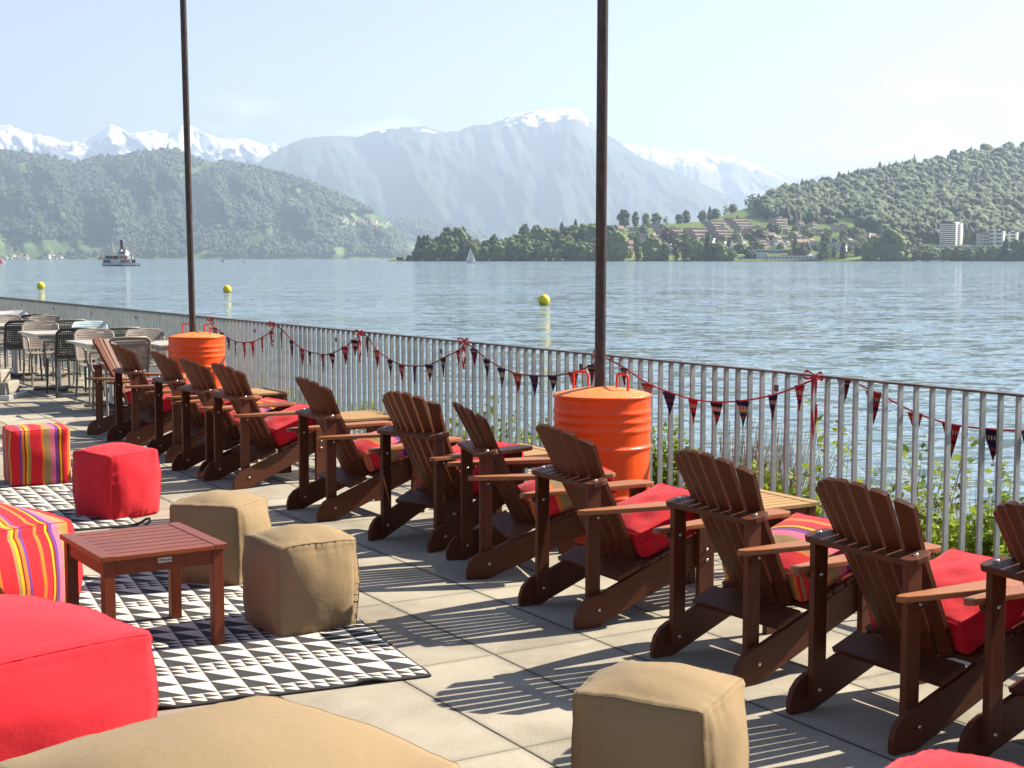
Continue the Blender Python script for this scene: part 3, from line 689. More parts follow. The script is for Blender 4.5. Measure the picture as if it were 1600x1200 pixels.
# the wooded headland, trees in three ranks
G = 'trees on the wooded headland'
headland = [(612, 405), (640, 398), (655, 384), (665, 369), (690, 358), (706, 352), (722, 350), (735, 362), (750, 372), (780, 366), (800, 362), (830, 356), (870, 350), (900, 347), (945, 340), (960, 342)]
for px, top, kd, mk, wf in ((655, 379, 'cone', 'crown_dark', 1.1), (666, 371, 'round', 'crown_dark', .7), (690, 364, 'cone', 'crown_dark', .9), (700, 355, 'round', 'crown_dark', .6), (724, 352, 'cone', 'crown_dark', 1.2), (712, 360, 'cone', 'crown_dark', 1.0),
                            (772, 366, 'tall', 'crown', .9), (820, 350, 'tall', 'crown', 1.0), (878, 347, 'cone', 'crown_dark', 1.0), (838, 352, 'round', 'crown', .7), (899, 343, 'cone', 'crown_dark', .9), (912, 350, 'round', 'crown_pale', .8), (925, 350, 'round', 'crown_pale', .8)):
    tree(kd, mk, px, min(402, top + 34), 34, wf, '', G, None, '%s rising above the headland wood, %s' % (LOOK[KN[(kd, mk)]], {655: 'leftmost', 666: 'second', 690: 'third', 700: 'flat-topped fourth', 724: 'tallest of the left group', 712: 'beside the tallest of the left group', 772: 'alone in the middle', 820: 'left of the low gap', 878: 'left of a pale pair', 838: 'right of the low gap', 899: 'highest and thin', 912: 'left of the pale pair', 925: 'right of the pale pair'}[px]))
for rank, (by, hh_) in enumerate(((392, 30), (399, 27), (406.8, 22))):
    px = 622 + rank * 3; cnt = 1
    while px < 962:
        top = interp(headland, px) + 4 + rnd.random() * 8
        base = min(by + rnd.random() * 2, 406.8)
        if top < base - 10:
            hp = base - top if rank == 0 else min(base - top, hh_ * (0.75 + 0.6 * rnd.random()))
            hp = min(hp, 40)
            kd, mk = rnd.choice([('round', 'crown'), ('round', 'crown'), ('tall', 'crown'), ('round', 'crown_pale'), ('round', 'crown_dark'), ('tall', 'crown_pale'), ('cone', 'crown_dark') if rank == 0 else ('round', 'crown')])
            tree(kd, mk, px, base, hp, 0.85 + 0.4 * rnd.random(), '', G, None, '%s, %s from the left %s' % ({'round': 'round-crowned tree', 'tall': 'tall oval tree', 'cone': 'pointed conifer'}[kd], nth(cnt), ('in the back row of the headland', 'in the middle row of the headland', 'in the shore row of the headland')[rank])); cnt += 1
        else:
            tree('round', rnd.choice(['crown', 'crown_dark']), px, 406.5, max(5, base - top + 6), 1.2, 'at the low tip of the headland', G)
        px += 10 + rnd.random() * 6

# shore and village trees with a place of their own
S = [('round', 'crown_pale', 965, 407, 46, .8, 'behind the right pole, by the water'), ('round', 'crown', 952, 406, 34, .9, 'just left of the pale tree by the right pole'), ('column', 'crown', 996, 407.2, 45, 1, 'leftmost of the shore poplars'), ('round', 'crown_pale', 1018, 407.3, 36, 1.05, 'broad and bright between two poplars'),
     ('round', 'crown', 1034, 407.3, 26, 1.0, 'low beside the broad bright tree'), ('round', 'crown_purple', 1044, 384, 27, .95, 'among the green trees of the village'), ('column', 'crown', 1056, 407.2, 44, 1, 'beside the copper beech'), ('column', 'crown', 1070, 407.2, 47, 1.15, 'third poplar from the left on the shore'),
     ('round', 'crown_pale', 1087, 407, 32, 1.0, 'right of the third poplar'), ('cone', 'crown_dark', 1106, 407.5, 42, .95, 'at the water between two round trees'), ('round', 'crown_dark', 1113, 407.3, 26, .9, 'tucked against the tall shore conifer'), ('round', 'crown_pale', 1126, 407.3, 28, 1.0, 'right of the tall shore conifer'),
     ('round', 'crown', 1141, 406.8, 18, 1.2, 'small and low left of the black and white house'), ('round', 'crown', 1156, 396, 16, 1.3, 'above the black and white house, left side'), ('cone', 'crown_dark', 1140, 389, 18, .9, 'beside the white village house'), ('round', 'crown', 1182, 392, 16, 1.6, 'above the flat-roofed lakeside house'),
     ('cone', 'crown_dark', 1242, 398, 27, 1.1, 'wide at its base, behind the long low hall'), ('cone', 'crown_dark', 1261, 396, 19, .9, 'small, behind the right end of the long low hall'), ('column', 'crown', 1290, 404, 47, 1.35, 'standing alone right of the long low hall'), ('round', 'crown', 1283, 405, 12, 1.4, 'low shrub-like at the foot of the lone poplar'),
     ('cone', 'crown_dark', 1317, 403, 25, 1.1, 'right of the lone poplar'), ('cone', 'crown_dark', 1302, 401, 17, .9, 'between the lone poplar and the next conifer'), ('column', 'crown', 1338, 400, 18, 1.5, 'short, left of the big round pair'), ('round', 'crown_pale', 1361, 407.3, 38, .95, 'left one of the big round pair'),
     ('round', 'crown_pale', 1391, 407.3, 50, 1.0, 'tallest round tree on the right shore'), ('tall', 'crown_pale', 1411, 406, 40, .95, 'leaning on the tallest round tree'), ('round', 'crown', 1431, 388, 16, 1.3, 'on the slope below the hill wood'), ('round', 'crown', 1442, 402, 18, 1.3, 'below the tower block, left side'),
     ('round', 'crown', 1453, 403, 19, 1.2, 'left of the moored boats'), ('round', 'crown_pale', 1480, 405, 19, 1.0, 'directly below the tower block'), ('round', 'crown', 1497, 406, 20, 1.0, 'below the right edge of the tower block'), ('round', 'crown', 1513, 406.8, 19, 1.5, 'broad and low right of the tower block'),
     ('round', 'crown_pale', 1534, 406, 22, .9, 'below the white blocks, left one'), ('round', 'crown_pale', 1552, 406, 22, .9, 'below the white blocks, right one'), ('cone', 'crown_dark', 1571, 407.3, 36, 1.25, 'broad and near black beside the cottage'), ('round', 'crown_pale', 1586, 400, 26, .9, 'behind the shore cottage'),
     ('round', 'crown', 1603, 406, 32, 1.0, 'at the right edge of the picture'), ('round', 'crown_dark', 1528, 379, 18, .8, 'between the tower block and the white blocks'), ('cone', 'crown_dark', 1152, 345, 9, 1.5, 'small at the foot of the green meadow'), ('round', 'crown_pale', 1518, 380, 20, .9, 'right beside the tower block'),
     ('round', 'crown_dark', 974, 350, 27, .8, 'at the crest above the right pole houses'), ('tall', 'crown', 993, 345, 22, .9, 'on the crest, second from the left'), ('round', 'crown_pale', 1009, 343, 18, .8, 'on the crest, third from the left'), ('round', 'crown', 1025, 342, 18, .95, 'round on the crest above the copper beech'),
     ('airy', 'crown_pale', 1040, 341, 12, 1.0, 'small on the crest right of the round one'), ('round', 'crown', 1061, 348, 14, 1.1, 'on the meadow edge, left of the thicket'), ('round', 'crown_dark', 1072, 346, 19, .8, 'on the meadow edge, middle of the thicket'), ('cone', 'crown_dark', 1109, 342, 21, 1.0, 'pointed in the meadow thicket'),
     ('round', 'crown', 1098, 342, 17, .9, 'left of the pointed thicket conifer'), ('round', 'crown', 1118, 341, 15, 1.2, 'right of the pointed thicket conifer'), ('round', 'crown', 1145, 331, 13, 1.2, 'on the skyline of the meadow'), ('airy', 'crown_pale', 1134, 334, 14, 1.0, 'on the skyline left of the round one'),
     ('airy', 'crown_pale', 1169, 324, 18, .9, 'left of the pair on the meadow skyline'), ('airy', 'crown_pale', 1177, 322, 19, .9, 'right of the pair on the meadow skyline')]
for a in S: tree(a[0], a[1], a[2], a[3], a[4], a[5], a[6])
G = 'small trees between the village houses'
for k in range(130):
    px = 955 + rnd.random() * 470; py = 364 + rnd.random() * 40
    if py < interp(RSH.ridge, px) + 14: continue
    tree(rnd.choice(['round', 'round', 'tall']), rnd.choice(['crown', 'crown', 'crown_pale', 'crown_dark']), px, py, 8 + rnd.random() * 8, 1.1, 'small, between the houses of the far village', G)
G = 'low trees along the right shore'
for k in range(26):
    px = 1420 + rnd.random() * 190; tree('round', rnd.choice(['crown', 'crown', 'crown_pale']), px, 404 + rnd.random() * 3.2, 9 + rnd.random() * 9, 1.3, 'low, along the right shore', G)

# forests that read as one mass
def forest(name, relief, x0, x1, n, hrange, cond, cols, ico_, seed, zs=1.2, clump=0.2, lobes=1):
    rng = np.random.default_rng(seed); Vs = []; Fs = []; Cs = []; nb = 0; V0, F0 = ico_
    k = 0; tries = 0
    while k < n and tries < n * 6:
        tries += 1
        px = x0 + rng.random() * (x1 - x0); t = rng.random()
        if not cond(px, relief.E(px, t), t): continue
        p = relief.P(px, t); hgt = hrange[0] + (hrange[1] - hrange[0]) * rng.random() ** 1.7
        con = rng.random() < 0.22
        r_ = hgt * (0.24 if con else 0.32 + 0.24 * rng.random())
        if not con and lobes > 1:
            parts = []; fp = []; q_ = 0
            for _ in range(lobes):
                dd = rng.normal(size=3); dd /= np.linalg.norm(dd); dd[2] = abs(dd[2]) * 0.9 - 0.15
                ls = 0.38 + 0.3 * rng.random()
                parts.append(lumps(ICO1[0], rng, clump) * ls + dd * 0.62); fp.append(ICO1[1] + q_); q_ += len(ICO1[0])
            V = np.concatenate(parts); F1 = np.concatenate(fp)
        else: V = lumps(V0, rng, clump); F1 = F0
        if con:
            V = V * np.array([r_, r_, hgt * 0.62]); z = V[:, 2]; f = np.clip(1 - (z / (hgt * 0.62)) * 0.95, 0.04, 1.6); V[:, 0] *= f; V[:, 1] *= f
        else: V = V * np.array([r_, r_, hgt * 0.42 * zs])
        V = V + np.array([p.x, p.y, p.z + hgt * 0.42])
        c = np.array(cols[2 if con else (0 if rng.random() < 0.6 else 1)]) * (0.6 + 0.75 * rng.random())
        Vs.append(V); Fs.append(F1 + nb); Cs.append(np.tile(c, (len(V), 1))); nb += len(V); k += 1
    o = np_object(name, np.concatenate(Vs), np.concatenate(Fs), M['forest'], np.concatenate(Cs)); tag(o, kind='stuff'); return o
def hill_ok(px, e, t):
    edge_ = interp([(1180, 326), (1200, 342), (1240, 352), (1300, 350), (1345, 356), (1380, 372), (1450, 380), (1900, 384)], px)
    return px > 1184 and e < edge_ and not (1308 < px < 1345 and e > 342)
o = forest('hill_forest', RSH, 1184, 1840, 5600, (13, 31), hill_ok, [(0.050, 0.108, 0.022), (0.105, 0.165, 0.034), (0.016, 0.046, 0.018)], ICO1, 3, 1.15, 0.34, 9)
tag(o, 'dense green wood covering the round hill on the right', 'forest')
def mtn_ok(px, e, t):
    if px < 70 and e > 366 + px * 0.16 and mnoise.noise(Vector((px * 0.06, e * 0.12, 2))) > -0.25: return False
    if 48 <= px < 166 and e > 375 + abs(px - 108) * 0.05 and e < 399: return False
    if 525 < px < 632 and 334 < e < 362: return False
    n = mnoise.noise(Vector((px * 0.016, e * 0.03 + px * 0.008, 7)))
    return e < 402 and n < 0.45
o = forest('mountain_forest', LMT, -620, 640, 27000, (20, 48), mtn_ok, [(0.040, 0.088, 0.030), (0.066, 0.115, 0.038), (0.022, 0.055, 0.028)], ICO1, 4, 1.1, 0.3, 3)
tag(o, 'mixed wood covering the slopes of the mountain on the left', 'forest')
def ridge_ok(px, e, t): return mnoise.noise(Vector((px * 0.02, e * 0.03, 3))) < 0.3
o = forest('ridge_forest', LOWER, 560, 850, 1500, (30, 50), ridge_ok, [(0.03, 0.055, 0.024), (0.05, 0.08, 0.034), (0.018, 0.036, 0.022)], ICO1, 6)
tag(o, 'wood on the low ridge behind the headland', 'forest')

# ------------------------------------------------------------------ buildings of the far shore
def bmat(name, c, rough=0.8):
    m, Nn, Ll, b = mat(name, c, rough); t = nz(Nn, Ll, 0.35, 4, 0.6); r = ramp(Nn, Ll, t.outputs['Fac'], [(0.3, tuple(x * 0.82 for x in c)), (0.7, c)]); Ll.new(r.outputs[0], b.inputs['Base Color']); return m
B = {'white': bmat('white_render', (1.0, 0.98, 0.94)), 'cream': bmat('cream_render', (0.9, 0.78, 0.6)), 'brown': bmat('brown_concrete', (0.46, 0.37, 0.33)), 'grey': bmat('grey_facade', (0.52, 0.51, 0.51)), 'roof': bmat('brown_roof_tiles', (0.34, 0.20, 0.15)),
     'roofgrey': bmat('grey_roof', (0.22, 0.22, 0.23)), 'orange': bmat('orange_render', (0.62, 0.33, 0.16)), 'dark': bmat('dark_cladding', (0.035, 0.035, 0.05)), 'balc': bmat('balcony_parapet', (0.70, 0.61, 0.55))}
B['glass'], _, _, _ = mat('window_glass', (0.05, 0.06, 0.075), 0.15)
def wins(parent, Mx, x0, x1, z0, z1, nx, nz_, y, name='window', d=0.12, fill=0.62, side=None):
    """each opening a part of its own, standing proud of the wall by a hand"""
    for i in range(nx):
        for k in range(nz_):
            cx = x0 + (x1 - x0) * (i + .5) / nx; cz = z0 + (z1 - z0) * (k + .5) / nz_
            mb = MB()
            if side is None: mb.box((cx, y, cz), ((x1 - x0) / nx * fill, d, (z1 - z0) / nz_ * 0.5))
            else: mb.box((side, cx, cz), (d, (x1 - x0) / nx * fill, (z1 - z0) / nz_ * 0.5))
            mb.build(name, B['glass'], parent)
def building(kind, px, base, wpx, hpx, label, wall='white', roof='roofgrey', levels=3, nx=4, yaw=0.0, depth=None, group=None, name=None):
    p = RSH.on(px, base); k = p.y / F_PX; W, Hh = wpx * k, hpx * k; dp = depth or max(9, W * 0.45)
    root = empty(name or {'terraced': 'terraced_apartments', 'block': 'apartment_block', 'house': 'house', 'hall': 'low_hall', 'tower': 'tower_block'}[kind], (p.x, p.y, p.z - 1.0), yaw)
    tag(root, label, 'building', group)
    wm, rm = B[wall], B[roof]
    if kind == 'terraced':
        lh = Hh / levels
        for i in range(levels):
            off = i * lh * 1.25; lw = W * (1 - 0.07 * i); sx = (W - lw) * 0.5 * (1 if (int(px) % 2) else -1) * 0.8
            a = MB(); a.box((sx, off + dp / 2, lh * (i + .5) + .5), (lw, dp, lh)); lv = a.build('storey', wm, root)
            a = MB(); a.box((sx, off - 0.9, lh * i + lh * 0.36 + .5), (lw * 1.01, 1.8, lh * 0.34)); a.build('balcony', B['balc'], lv)
            a = MB(); a.box((sx, off - 0.05, lh * i + lh * 0.72 + .5), (lw * 0.93, 0.25, lh * 0.34)); a.build('window', B['glass'], lv)
            nsg = max(2, int(lw / 7))
            for q in range(nsg + 1):
                a = MB(); a.box((sx - lw / 2 + lw * q / nsg, off - 0.6, lh * i + lh * .5 + .5), (0.7, 2.6, lh * 1.02)); a.build('party_wall', wm, lv)
            a = MB(); a.box((sx, off + dp / 2, lh * (i + 1) + .62), (lw * 1.02, dp * 1.02, 0.35)); a.build('roof', rm, lv)
    elif kind in ('block', 'tower'):
        a = MB(); a.box((0, dp / 2, Hh / 2), (W, dp, Hh)); a.build('wall', wm, root)
        a = MB(); a.box((0, dp / 2, Hh + .25), (W * 1.03, dp * 1.03, 0.5)); rf = a.build('roof', rm, root)
        a = MB(); a.box((W * .12, dp / 2, Hh + 1.7), (W * 0.22, dp * .3, 2.4)); a.build('plant_room', wm, rf)
        lh = Hh / levels
        for i in range(levels):
            a = MB(); a.box((0, -0.5, lh * i + lh * 0.30), (W * 0.94, 1.0, lh * 0.36)); a.build('balcony', B['balc'] if wall != 'white' else wm, root)
        wins(root, None, -W * .46, W * .46, lh * 0.25, Hh + lh * .25, nx, levels, -0.08)
    elif kind == 'hall':
        a = MB(); a.box((0, dp / 2, Hh / 2), (W, dp, Hh)); a.build('wall', wm, root)
        a = MB(); a.box((0, dp / 2, Hh + .2), (W * 1.02, dp * 1.03, 0.5)); a.build('roof', rm, root)
        wins(root, None, -W * .48, W * .48, Hh * .15, Hh * .95, nx, levels, -0.08, fill=0.78)
    else:
        eh = Hh * 0.62
        a = MB(); a.box((0, dp / 2, eh / 2), (W, dp, eh)); a.prism([(0, eh), (dp, eh), (dp / 2, Hh * 0.97)], 'x', -W / 2, W / 2); a.build('wall', wm, root)
        a = MB(); t_ = 0.4; e_ = 0.9
        sl_ = (Hh - eh) / (dp / 2)
        a.prism([(-e_, eh - e_ * sl_), (dp / 2, Hh), (dp + e_, eh - e_ * sl_), (dp + e_, eh - e_ * sl_ + t_), (dp / 2, Hh + t_), (-e_, eh - e_ * sl_ + t_)], 'x', -W / 2 - .6, W / 2 + .6)
        rf = a.build('roof', rm, root)
        a = MB(); a.box((W * .22, dp * .62, Hh + .2), (1.0, 1.0, 2.4)); a.build('chimney', wm, rf)
        wins(root, None, -W * .45, W * .45, eh * .1, eh * .95, nx, max(1, levels), -0.08, fill=0.45)
    return root
Y30 = 0.72
building('terraced', 1068, 378, 50, 22, 'leftmost long stepped brown apartment terrace above the copper beech', 'brown', 'roof', 4, 6, Y30)
building('terraced', 1107, 379, 44, 23, 'stepped brown terrace behind the shore conifers', 'brown', 'roof', 4, 6, Y30)
building('terraced', 1134, 358, 46, 13, 'upper stepped brown terrace at the foot of the meadow, left one', 'brown', 'roof', 3, 6, Y30)
building('terraced', 1142, 375, 36, 18, 'stepped brown terrace in the middle of the village, left of the light gable ends', 'brown', 'roof', 4, 5, Y30)
building('terraced', 1174, 362, 40, 22, 'tallest stepped brown terrace, reaching up to the meadow edge', 'brown', 'roof', 5, 6, Y30)
building('terraced', 1192, 371, 30, 15, 'stepped brown terrace in front of the tallest one, right side', 'brown', 'roof', 3, 4, Y30)
building('terraced', 1164, 374, 16, 12, 'narrow stepped terrace between two long ones', 'brown', 'roof', 3, 2, Y30)
building('block', 1221, 361, 28, 21, 'stepped-top brown block with white balcony lines below the wood', 'brown', 'roof', 5, 5, Y30)
building('house', 1256, 364, 18, 12, 'brown-roofed house with a bright sunlit gable, below the wood', 'cream', 'roof', 1, 4, -1.0)
building('house', 1277, 368, 18, 10, 'white house with brown roof left of the long pale block', 'white', 'roof', 1, 4, -0.9)
building('block', 1252, 353, 12, 8, 'small brown block at the wood edge, left of the tall brown villa', 'brown', 'roof', 2, 3, Y30)
building('block', 1287, 350, 15, 10, 'tall brown villa standing highest at the wood edge', 'brown', 'roof', 3, 3, Y30)
building('block', 1273, 355, 12, 8, 'small brown block just below the tall brown villa', 'brown', 'roof', 2, 3, Y30)
building('terraced', 1318, 362, 27, 10, 'long pale grey stepped block beside the small green clearing', 'grey', 'roofgrey', 3, 5, 0.2)
building('block', 1224, 381, 27, 10, 'flat grey-brown block in the lower village', 'brown', 'roofgrey', 2, 5, 0.15)
building('terraced', 1195, 386, 30, 13, 'lowest stepped brown terrace, above the lakeside house', 'brown', 'roof', 3, 4, Y30)
building('house', 1253, 385, 27, 12, 'broad house with orange wall right of the flat grey-brown block', 'orange', 'roof', 2, 5, 0.3)
building('house', 1279, 391, 27, 15, 'large grey gabled house left of the lone poplar', 'grey', 'roofgrey', 3, 5, -0.4)
building('house', 1308, 393, 26, 14, 'large white gabled house right of the lone poplar', 'white', 'roofgrey', 3, 5, -0.5)
building('house', 1331, 390, 18, 13, 'white house with sunlit side, second right of the lone poplar', 'white', 'roof', 2, 3, -0.9)
building('house', 1150, 391, 14, 12, 'white village house with grey roof beside a small conifer', 'white', 'roofgrey', 2, 4, 0.2)
building('hall', 1209, 396, 57, 7, 'long pale greenhouse-like hall above the lakeside house', 'grey', 'white', 1, 14, 0.05)
building('hall', 1175, 404, 15, 9, 'black-clad left half of the flat lakeside house', 'dark', 'white', 1, 3, 0.0, name='lakeside_house')
building('hall', 1191, 404, 17, 9.5, 'white right half of the flat lakeside house', 'white', 'white', 2, 3, 0.0, name='lakeside_house')
building('hall', 1162, 404, 9, 5.5, 'small flat dark-windowed annex left of the black-clad house', 'white', 'white', 1, 2, 0.0, name='lakeside_annex')
building('hall', 1239, 404.5, 76, 5.5, 'long low lakeside hall with dark glazing', 'white', 'white', 1, 12, 0.0)
building('house', 1271, 404.5, 15, 8, 'bright white house at the right end of the long low hall', 'white', 'white', 1, 2, -0.5)
building('house', 968, 364, 18, 12, 'white house highest beside the right pole', 'white', 'roof', 2, 4, 0.4)
building('block', 993, 362, 18, 7, 'brown flat house below the crest trees', 'brown', 'roofgrey', 2, 4, 0.3)
building('block', 1025, 356, 24, 7, 'long brown flat house on the meadow edge', 'brown', 'roof', 2, 5, 0.3)
building('house', 983, 387, 16, 12, 'cream house between the shore poplar and the pale tree', 'cream', 'roof', 2, 3, 0.3)
building('house', 981, 398, 18, 8, 'low orange-walled house behind the first poplar', 'orange', 'roof', 1, 3, -0.5)
building('terraced', 1005, 376, 24, 13, 'grey stepped block above the first poplar', 'grey', 'roofgrey', 3, 4, 0.4)
building('house', 1064, 387, 12, 9, 'small cream house right of the copper beech', 'cream', 'roof', 1, 2, -0.8)
building('terraced', 1351, 374, 24, 9, 'brown stepped block left of the hill wood foot', 'brown', 'roof', 3, 4, 0.4)
building('house', 1371, 372, 20, 8, 'long low roof at the foot of the hill wood', 'grey', 'roof', 1, 4, 0.3)
building('house', 1349, 386, 16, 10, 'cream house behind the big round pair of trees', 'cream', 'roof', 2, 3, -0.6)
building('house', 1421, 384, 12, 8, 'small brown-roofed house under the hill wood', 'cream', 'roof', 1, 2, -0.5)
building('block', 1429, 396, 17, 12, 'pale balcony block between round trees left of the boats', 'cream', 'roof', 3, 3, 0.1)
building('block', 1554, 384, 26, 24, 'big white block right of the tower, nearer one', 'white', 'roofgrey', 4, 2, -0.55)
building('block', 1538, 384, 18, 20, 'grey balconied block left of the big white one', 'grey', 'roofgrey', 4, 3, 0.3)
building('block', 1577, 382, 22, 20, 'second white block behind the big one', 'white', 'roofgrey', 4, 2, -0.55)
building('block', 1597, 375, 26, 14, 'white stepped block at the right edge', 'white', 'roofgrey', 3, 4, -0.3)
building('hall', 1487, 392, 52, 9, 'long low white block at the foot of the tower, left half', 'white', 'white', 2, 9, 0.0)
building('hall', 1540, 394, 50, 10, 'long low grey block at the foot of the tower, right half', 'grey', 'white', 2, 9, 0.0)
building('house', 1583, 406, 12, 8, 'small brown-roofed cottage on the shore beside the black tree', 'orange', 'roof', 1, 2, 0.1, name='shore_cottage')
building('hall', 1362, 404, 20, 5, 'white boathouse behind the big round pair', 'white', 'roofgrey', 1, 3, 0.1)
vr = random.Random(21)
for k in range(84):
    px = 962 + vr.random() * 400; lo_ = max(358, interp(RSH.ridge, px) + 22); py = lo_ + vr.random() * (397 - lo_)
    kd = vr.choice(['house', 'house', 'block', 'terraced'])
    building(kd, px, py, 9 + vr.random() * 9, 6 + vr.random() * 4, 'small pale or brown house among the trees of the far village', vr.choice(['white', 'white', 'white', 'cream', 'brown']), vr.choice(['roof', 'roofgrey', 'roofgrey']), 2, 3, vr.choice([-0.6, -0.45, 0.85, 0.8]), None, 'small houses of the far village')
# twelve-storey tower
p = RSH.on(1493, 384); k = p.y / F_PX
tw = empty('tower_block', (p.x, p.y, p.z - 2), 0.0); tag(tw, 'twelve storey white tower block with a shaded balcony side', 'building')
W1, W2, TH = 24 * k, 24 * k, 37 * k
rotL, rotR = Matrix.Rotation(R(-18), 4, 'Z'), Matrix.Rotation(R(46), 4, 'Z')
mb = MB(); mb.box((-W1 / 2, 8, TH / 2), (W1, 16, TH), M=rotL); mb.box((W2 / 2, 8, TH / 2), (W2, 15.6, TH - .3), M=rotR); mb.build('wall', B['white'], tw)
mb = MB(); mb.box((-W1 / 2, 8, TH + 1.6), (W1 * 0.9, 14, 3.0), M=rotL); mb.build('penthouse', B['dark'], tw)
mb = MB(); mb.box((W2 * .3, 6, TH + 1.0), (W2 * 0.7, 9, 2.0), M=rotR); mb.build('roof_parapet', B['white'], tw)
lh = TH / 12
for i in range(12):
    mb = MB(); mb.box((-W1 / 2, -0.7, lh * (i + .30)), (W1 * .97, 1.4, lh * .36), M=rotL); mb.build('balcony', B['white'], tw)
    mb = MB(); mb.box((-W1 / 2, -0.06, lh * (i + .72)), (W1 * .93, .2, lh * .42), M=rotL); mb.build('window', B['glass'], tw)
    mb = MB(); mb.box((W2 * .5, -0.06, lh * (i + .66)), (W2 * .26, .2, lh * .46), M=rotR); mb.build('window', B['glass'], tw)
    mb = MB(); mb.box((W2 * .5, -0.6, lh * (i + .28)), (W2 * .34, 1.2, lh * .3), M=rotR); mb.build('balcony', B['white'], tw)

# small houses far across the lake
def tiny_house(seed, wall, roofm):
    W_ = 13; root = MB()
    root.box((0, 0, 3.2), (W_, 10, 6.4), 0); root.prism([(-5.6, 6.2), (5.6, 6.2), (0, 9.6)], 'x', -W_ / 2 - .5, W_ / 2 + .5, 1)
    o = root.build('house', [wall, roofm]); return o
TH_ = [tiny_house(0, B['white'], B['roof']), tiny_house(1, B['cream'], B['roof']), tiny_house(2, B['white'], B['roofgrey'])]
tiny_used = set()
def put_tiny(p, label, group, sc_=1.0):
    s0 = rnd.choice(TH_)
    if s0.name in tiny_used: o = s0.copy(); COL.objects.link(o)
    else: o = s0; tiny_used.add(s0.name)
    o.location = p + Vector((0, 0, -1)); o.rotation_euler = (0, 0, rnd.choice([-0.5, 0.2, 0.7, 1.2])); o.scale = (sc_,) * 3
    tag(o, label, 'house', group)
for k in range(66):
    px = 527 + 92 * rnd.random(); py = interp([(527, 345), (560, 350), (600, 351), (625, 347)], px) + (rnd.random() - .5) * (8 if px < 600 else 6)
    put_tiny(LMT.on(px, py), 'tiny pale house in the village high on the mountain flank', 'houses of the hillside village', 1.0 + .5 * rnd.random())
for k in range(46):
    px = rnd.choice([rnd.random() * 160, 74 + rnd.random() * 22, 30 + rnd.random() * 14]); py = 399 + rnd.random() * 6
    put_tiny(LMT.on(px, py), 'tiny house on the far left shore under the green fields', 'houses along the far left shore', .8 + .5 * rnd.random())
for px, py in ((16, 389), (26, 392), (80, 395), (90, 396), (7, 402)):
    put_tiny(LMT.on(px, py), {16: 'lone farmhouse on the far green field, left of the pair at the edge', 26: 'lone farmhouse on the far green field, beside a clump of trees', 80: 'left farmhouse of two above the far shore hamlet', 90: 'right farmhouse of two above the far shore hamlet', 7: 'farmhouse nearest the left edge on the far shore'}[px], 'farmhouses on the field', 1.1)

# ------------------------------------------------------------------ on the lake
def on_water(px, py): return at_z(px, py, WATER_Z)
M['buoy'], _, _, _ = mat('yellow_buoy_plastic', (0.85, 0.68, 0.01), 0.4)
M['rug_curl'], _, _, _ = mat('black_curl_band', (0.02, 0.02, 0.02), 0.6)
def make_buoy():
    root = empty('buoy'); mb = MB()
    prof = [(0.001, -0.5)] + [(0.5 * math.cos(a), 0.5 * math.sin(a)) for a in [R(-80 + 10 * i) for i in range(17)]] + [(0.001, 0.5)]
    mb.lathe(prof, 28); mb.build('float', M['buoy'], root)
    mb = MB(); mb.lathe([(0.5, -0.03), (0.512, -0.02), (0.512, 0.02), (0.5, 0.03)], 28); mb.build('seam', M['buoy'], root)
    mb = MB(); mb.tube([(0, 0, .48), (0, 0, .56)], .05, 8); mb.build('eyelet', M['buoy'], root)
    return root
b0 = make_buoy()
for i, (px, py, d, lb) in enumerate(((850, 476, 18.5, 'largest and nearest yellow ball buoy, left of the right pole'), (355, 457, 13, 'yellow ball buoy floating right of the left pole'), (64, 451, 12, 'farthest left yellow ball buoy, below the steamer'))):
    o = b0 if i == 0 else copy_tree(b0); p = on_water(px, py); s_ = d * p.y / F_PX
    o.location = p + Vector((0, 0, 0.38 * s_)); o.scale = (s_,) * 3; o.name = 'buoy'; tag(o, lb, 'buoy', 'yellow buoys on the lake')
b0.rotation_euler = (R(6), R(4), 0)

# paddle steamer
HU, _, _, _ = mat('steamer_white_paint', (0.78, 0.78, 0.76), 0.5); DK, _, _, _ = mat('steamer_dark', (0.03, 0.03, 0.035), 0.5)
RD, _, _, _ = mat('flag_red', (0.65, 0.02, 0.03), 0.7); TN, _, _, _ = mat('awning_canvas', (0.68, 0.52, 0.33), 0.8); BL, _, _, _ = mat('flag_blue', (0.03, 0.08, 0.35), 0.7)
p = on_water(189, 415.5); k = p.y / F_PX
ship = empty('paddle_steamer', (p.x, p.y, WATER_Z), R(-24)); tag(ship, 'white paddle steamer with black funnel and cream awning, flying a red and white flag', 'ship')
Ls = 68 * k / math.cos(R(24))
def hull_poly(wd, l0, l1): return [(l0, 0), (l0 + .06 * Ls, -wd * .7), (l0 + .2 * Ls, -wd), (l1 - .25 * Ls, -wd), (l1 - .08 * Ls, -wd * .5), (l1, 0), (l1 - .08 * Ls, wd * .5), (l1 - .25 * Ls, wd), (l0 + .2 * Ls, wd), (l0 + .06 * Ls, wd * .7)]
mb = MB(); mb.prism(hull_poly(2.6, -Ls / 2, Ls / 2), 'z', -.3, 1.7, 0); mb.prism(hull_poly(2.64, -Ls / 2, Ls / 2 + .05), 'z', -.3, .35, 1); mb.build('hull', [HU, DK], ship)
mb = MB(); mb.prism(hull_poly(2.3, -Ls * .47, Ls * .38), 'z', 1.72, 3.2); mc = mb.build('main_cabin', DK, ship)
for i in range(16):
    mb = MB(); mb.box((-Ls * .42 + i * Ls * .05, -2.62, 2.2), (.25, .15, 1.0)); mb.build('pillar', HU, mc)
mb = MB(); mb.prism(hull_poly(2.9, -Ls * .48, Ls * .43), 'z', 3.2, 3.75); mb.build('upper_deck', HU, ship)
